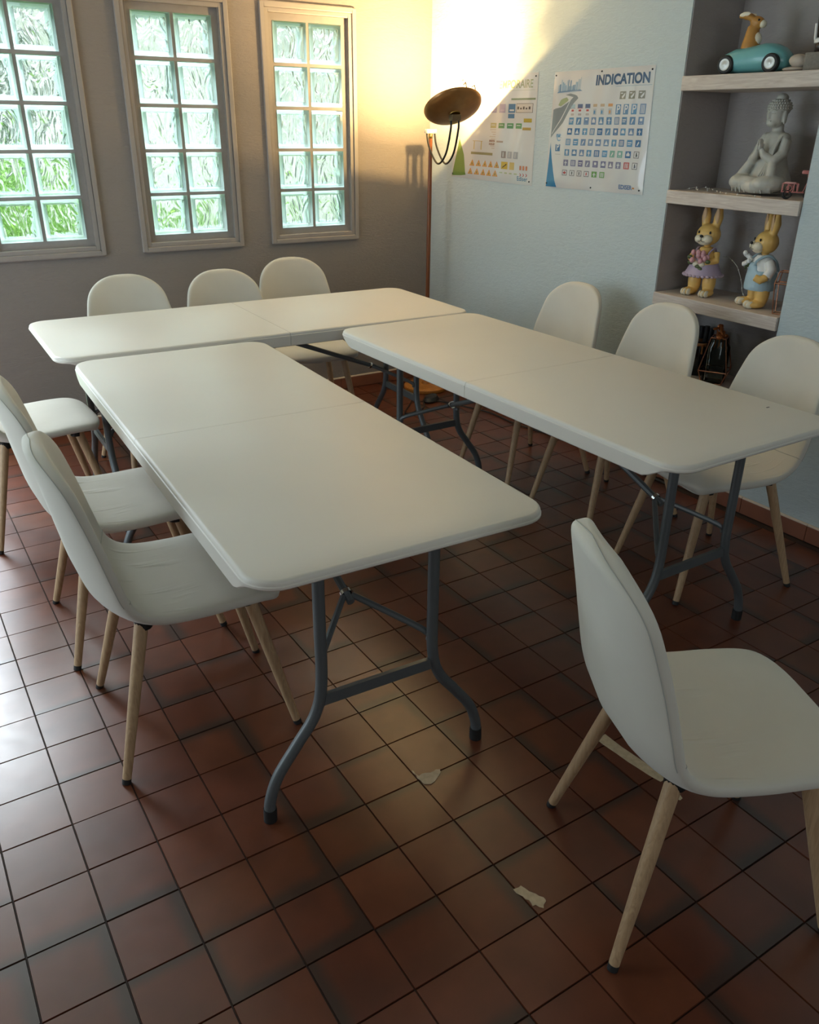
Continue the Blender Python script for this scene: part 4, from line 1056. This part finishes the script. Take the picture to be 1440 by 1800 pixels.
# ---- pink toy cargo tricycle
tr = thing('toy_tricycle', 'small pink wire toy cargo tricycle beside the grey statue', 'toy', (0.055, -2.478, Z2), R(-60))
m_ = MB()
def loop(c, ax, r, n=16): 
    return [Vector(c) + (Vector((math.cos(2*PI*k/n)*r, 0, math.sin(2*PI*k/n)*r)) if ax == 'y' else Vector((0, math.cos(2*PI*k/n)*r, math.sin(2*PI*k/n)*r))) for k in range(n)]
for (wx, wy) in ((-0.035, 0.022), (-0.035, -0.022), (0.038, 0.0)):
    w_ = MB(); w_.tube(loop((wx, wy, 0.017), 'y', 0.0145), 0.0024, 6, closed=True)
    for k in range(3): a = k*PI/3; w_.tube([(wx+.014*math.cos(a), wy, 0.017+.014*math.sin(a)), (wx-.014*math.cos(a), wy, 0.017-.014*math.sin(a))], 0.0007, 4)
    part('wheel', w_, M_BLACK, tr)
f_ = MB()
for sy in (-0.02, 0.02):
    f_.tube([(-0.055, sy, 0.026), (0.02, sy, 0.026)], 0.0016, 6); f_.tube([(-0.055, sy, 0.026), (-0.055, sy, 0.056), (-0.005, sy, 0.056), (0.0, sy, 0.026)], 0.0016, 6)
for x in (-0.055, -0.035, -0.015, 0.0): f_.tube([(x, -0.02, 0.028), (x, 0.02, 0.028)], 0.0014, 6); f_.tube([(x, -0.02, 0.056), (x, -0.02, 0.028)], 0.0012, 6); f_.tube([(x, 0.02, 0.056), (x, 0.02, 0.028)], 0.0012, 6)
f_.tube([(0.02, 0, 0.026), (0.038, 0, 0.017)], 0.0018, 6); f_.tube([(0.018, 0, 0.026), (0.030, 0, 0.065), (0.026, 0, 0.092)], 0.0018, 6); f_.tube([(0.020, -0.028, 0.096), (0.026, 0, 0.092), (0.020, 0.028, 0.096)], 0.0018, 6)
f_.tube(loop((-0.03, 0.023, 0.04), 'y', 0.010), 0.0012, 5, closed=True); f_.tube(loop((-0.03, -0.023, 0.04), 'y', 0.010), 0.0012, 5, closed=True)
part('wire_frame', f_, C_TOYPINK, tr)
m_ = MB(); m_.box(-0.050, -0.010, -0.017, 0.017, 0.056, 0.061); part('seat', m_, basic('pink_seat', (0.70, 0.42, 0.40), 0.4), tr, bevel=0.002)
m_ = MB(); m_.box(0.006, 0.036, -0.032, -0.002, 0.092, 0.104); part('basket', m_, C_TOYPINK, tr, bevel=0.002)

# ---- rabbits on the third shelf (local +X = facing)
def rabbit_common(t, head_z=0.225):
    parts = [('b', (0.0, 0.034, 0.06), (0.030, 0.029, 0.062)), ('b', (0.0, -0.034, 0.06), (0.030, 0.029, 0.062)), ('b', (0.028, 0.042, 0.016), (0.045, 0.029, 0.0165)), ('b', (0.028, -0.042, 0.016), (0.045, 0.029, 0.0165)),
             ('l', [(0.0, 0.09), (0.050, 0.095), (0.052, 0.13), (0.044, 0.165), (0.033, 0.19), (0.026, 0.205), (0.0, 0.21)]),
             ('b', (0.004, 0, head_z+0.012), (0.046, 0.052, 0.046)), ('b', (0.030, 0.014, head_z), (0.024, 0.024, 0.021)), ('b', (0.030, -0.014, head_z), (0.024, 0.024, 0.021))]
    ears = [[(-0.004, s_*0.024, head_z+0.045), (-0.008, s_*0.028, head_z+0.085), (-0.008, s_*0.030, head_z+0.130)] for s_ in (1, -1)]
    for e_ in ears: parts.append(('t', e_, [0.016, 0.020, 0.010]))
    return parts
def toes(t):
    m_ = MB()
    for sy in (1, -1):
        for k in (-1, 0, 1): m_.ball((0.058-abs(k)*0.006, sy*0.042+k*0.0135, 0.0155), (0.019, 0.0085, 0.0150), 12, 8)
    part('white_toes', m_, C_CREAM, t)
def face(t, hz, eyes_closed=False):
    m_ = MB(); m_.ball((0.044, 0.016, hz-0.003), (0.021, 0.024, 0.019)); m_.ball((0.044, -0.016, hz-0.003), (0.021, 0.024, 0.019)); m_.ball((0.036, 0, hz-0.012), (0.022, 0.032, 0.018)); part('muzzle', m_, C_CREAM, t)
    m_ = MB(); m_.ball((0.0665, 0, hz+0.010), (0.005, 0.0085, 0.006), 10, 6); part('nose', m_, M_BLACK, t)
    m_ = MB()
    m_.tube(smooth_path([(0.0655, 0, hz+0.004), (0.0668, 0, hz-0.006), (0.0662, 0.008, hz-0.013), (0.061, 0.016, hz-0.011)], 4), 0.0010, 5); m_.tube(smooth_path([(0.0668, 0, hz-0.006), (0.0662, -0.008, hz-0.013), (0.061, -0.016, hz-0.011)], 4), 0.0010, 5)
    part('mouth', m_, M_BLACK, t)
    m_ = MB()
    for sy in (1, -1): m_.ball((0.044, sy*0.026, hz+0.024), (0.0035, 0.0045, 0.006), 8, 6)
    part('eyes', m_, M_BLACK, t)
    m_ = MB()
    for sy in (1, -1): m_.ball((0.008, sy*0.029, hz+0.088), (0.004, 0.0105, 0.036), 12, 8)
    part('inner_ears', m_, basic('glaze_peach', (0.60, 0.38, 0.20), 0.5), t)
g = thing('rabbit_figurine', 'ceramic rabbit in a lilac dress holding pink flowers', 'figurine', (0.115, -2.055, Z3), R(192))
blob('body', C_TAN, g, rabbit_common(g, 0.245) + [('t', [(0.0, 0.048, 0.185), (0.015, 0.060, 0.155), (0.045, 0.020, 0.140)], [0.015, 0.016, 0.013]), ('t', [(0.0, -0.048, 0.185), (0.015, -0.060, 0.155), (0.045, -0.020, 0.140)], [0.015, 0.016, 0.013])], 0.0035, 4)
toes(g); face(g, 0.245)
m_ = MB(); m_.lathe([(0.078, 0.086), (0.081, 0.092), (0.074, 0.105), (0.064, 0.125), (0.055, 0.148), (0.050, 0.160), (0.047, 0.158)], 32); dr = part('skirt', m_, C_LILAC, g)
m_ = MB()
for k in range(26): a = 2*PI*k/26; m_.ball((0.080*math.cos(a), 0.080*math.sin(a), 0.0885), (0.0098, 0.0098, 0.0062), 8, 6)
part('ruffle', m_, basic('glaze_pale_lilac', (0.50, 0.40, 0.50), 0.4), dr)
m_ = MB()
for sy in (1, -1): m_.tube(smooth_path([(0.040, sy*0.030, 0.160), (0.036, sy*0.032, 0.185), (0.0, sy*0.036, 0.202), (-0.036, sy*0.03, 0.18), (-0.046, sy*0.028, 0.155)], 5), 0.0045, 6)
part('dress_strap', m_, C_LILAC, g)
rr = random.Random(3); fl = MB()
for k in range(14): fl.ball((0.055+rr.uniform(-.008, .016), rr.uniform(-.034, .036), 0.168+rr.uniform(-.02, .022)), (0.0105, 0.0105, 0.0125), 10, 7)
part('flowers', fl, C_PINK, g)
m_ = MB()
for (y_, z_) in ((-0.042, 0.165), (-0.036, 0.142), (0.044, 0.152), (0.012, 0.118), (0.0, 0.128)): m_.ball((0.062, y_, z_), (0.006, 0.013, 0.009), 10, 6)
part('leaves', m_, C_GREEN, g)
m_ = MB(); 
for sy in (1, -1): m_.ball((0.052, sy*0.014, 0.138), (0.016, 0.015, 0.013))
part('paws', m_, C_CREAM, g)
b_ = thing('rabbit_figurine', 'ceramic rabbit in pale blue dungarees and white shirt, facing sideways', 'figurine', (0.115, -2.350, Z3), R(150))
blob('body', C_TAN, b_, rabbit_common(b_, 0.245), 0.0035, 4)
toes(b_); face(b_, 0.245)
blob('shirt', C_WHITE, b_, [('l', [(0.0, 0.13), (0.056, 0.13), (0.050, 0.165), (0.038, 0.195), (0.030, 0.208), (0.0, 0.21)]), ('t', [(0.0, 0.044, 0.188), (-0.005, 0.066, 0.155), (0.012, 0.068, 0.128)], [0.018, 0.021, 0.020]), ('t', [(0.0, -0.044, 0.188), (0.010, -0.062, 0.165), (0.040, -0.045, 0.160)], [0.018, 0.020, 0.017])], 0.0035, 4)
blob('dungarees', C_BLUE, b_, [('l', [(0.0, 0.070), (0.062, 0.070), (0.064, 0.085), (0.062, 0.12), (0.058, 0.148), (0.0, 0.15)]), ('b', (0.040, 0, 0.155), (0.020, 0.034, 0.026))], 0.0035, 3)
m_ = MB()
for sy in (1, -1): m_.tube(smooth_path([(0.050, sy*0.026, 0.170), (0.040, sy*0.030, 0.192), (0.0, sy*0.036, 0.209), (-0.038, sy*0.03, 0.185), (-0.056, sy*0.024, 0.145)], 5), 0.005, 6)
part('dungaree_strap', m_, C_BLUE, b_)
blob('arm', C_TAN, b_, [('t', [(0.012, 0.072, 0.130), (0.036, 0.070, 0.118), (0.056, 0.058, 0.128)], [0.016, 0.017, 0.014])], 0.003, 3)
m_ = MB(); 
for k in range(8): m_.ball((0.058+0.010*math.cos(k*.8), -0.034+0.016*math.sin(k*.8), 0.168+k*0.006), (0.0095, 0.0095, 0.0105), 10, 7)
part('white_flowers', m_, C_WHITE, b_)
m_ = MB(); m_.ball((0.060, -0.030, 0.158), (0.006, 0.006, 0.014), 8, 6); m_.ball((0.058, -0.014, 0.166), (0.005, 0.006, 0.010), 8, 6); part('leaves', m_, C_GREEN, b_)

# ---- copper wire lantern on third shelf, and lanterns on the lowest shelf
def wire_lantern(name, label, loc, rz, r0, r1, r2_, h1, h2, n=4, jar=False, w=0.0024):
    t = thing(name, label, 'lantern', loc, rz)
    f = MB()
    def ring(r, z): return [Vector((r*math.cos(2*PI*k/n+PI/4), r*math.sin(2*PI*k/n+PI/4), z)) for k in range(n)]
    A, B, C = ring(r0, 0.0025), ring(r1, h1), ring(r2_, h2)
    for rg in (A, B, C):
        for k in range(n): f.tube([rg[k], rg[(k+1) % n]], w, 6)
    for k in range(n): f.tube([A[k], B[k]], w, 6); f.tube([B[k], C[k]], w, 6)
    part('wire_frame', f, M_COPPER, t)
    return t
wire_lantern('wire_lantern', 'copper wire lantern leaning behind the blue dungarees rabbit at the niche edge', (0.065, -2.497, Z3), 0.35, 0.030, 0.044, 0.032, 0.12, 0.165)
wl_ = wire_lantern('wire_lantern', 'copper wire lantern with clear glass jar on the lowest shelf', (0.135, -2.185, Z4), 0.5, 0.060, 0.085, 0.045, 0.06, 0.205, w=0.003)
m_ = MB(); m_.lathe([(0.0, 0.004), (0.048, 0.004), (0.052, 0.012), (0.052, 0.165), (0.040, 0.185), (0.040, 0.20), (0.038, 0.20), (0.038, 0.184), (0.050, 0.163), (0.050, 0.014), (0.0, 0.008)], 28); part('glass_jar', m_, M_JAR, wl_)
rr = random.Random(9); m_ = MB()
M_CB = basic('copper_foil', (0.50, 0.17, 0.05), 0.35, metal=0.6, noise=0.3)
for k in range(16):
    a = rr.uniform(0, 6.28); r_ = rr.uniform(0, 0.034); p = Vector((r_*math.cos(a), r_*math.sin(a), 0.205+rr.uniform(0, 0.05))); m_.ball(p, (0.010, 0.007, 0.012), 8, 6, Euler((rr.uniform(0,3), rr.uniform(0,3), 0)))
part('dried_petals', m_, M_CB, wl_); 
m_ = MB()
for k in range(6): a = k*1.05; m_.tube([(0.02*math.cos(a), 0.02*math.sin(a), 0.16), (0.016*math.cos(a+.4), 0.016*math.sin(a+.4), 0.235)], 0.0022, 6)
part('stems', m_, M_CB, wl_)
bl = thing('candle_holder', 'black glass candle holder with copper coloured drips on the lowest shelf', 'candle holder', (0.19, -2.035, Z4), 0.3)
m_ = MB(); m_.lathe([(0.0, 0.003), (0.062, 0.003), (0.065, 0.01), (0.065, 0.155), (0.060, 0.16), (0.058, 0.155), (0.058, 0.02), (0.0, 0.015)], 28); part('body', m_, basic('black_gloss', (0.008, 0.008, 0.010), 0.12, coat=0.5), bl)
m_ = MB(); m_.lathe([(0.0655, 0.140), (0.0668, 0.142), (0.0668, 0.152), (0.0655, 0.154)], 28)
for k, ln in enumerate((0.07, 0.035, 0.085, 0.05, 0.03, 0.075, 0.04, 0.06, 0.03, 0.08)):
    a = 2*PI*k/10; c_, s_ = 0.0662*math.cos(a), 0.0662*math.sin(a); m_.tube([(c_, s_, 0.145), (c_, s_, 0.145-ln*0.6), (c_, s_, 0.145-ln)], [0.0055, 0.0035, 0.0048], 8)
part('copper_drips', m_, basic('copper_paint', (0.42, 0.18, 0.06), 0.35, metal=0.5), bl)
m_ = MB()
for k in range(5): a = 2*PI*k/5+.3; m_.tube([(0.045*math.cos(a), 0.045*math.sin(a), 0.10), (0.048*math.cos(a), 0.048*math.sin(a), 0.21+0.02*(k % 2))], 0.012, 10)
part('black_candles', m_, basic('black_wax', (0.012, 0.011, 0.012), 0.5), bl)
m_ = MB(); m_.tube(smooth_path([(0.0, 0.10, 0.004), (-0.02, 0.03, 0.004), (0.02, -0.02, 0.008), (0.01, -0.06, 0.006), (-0.04, -0.05, 0.004), (-0.05, 0.02, 0.006), (-0.04, 0.10, 0.004)], 8), 0.0035, 8)
o = link('loose_cable', m_.mesh('loose_cable', M_CORD, True), None, (0.075, -2.03, Z4)); tag(o, 'loop of black cable lying at the front of the lowest shelf', 'cable')
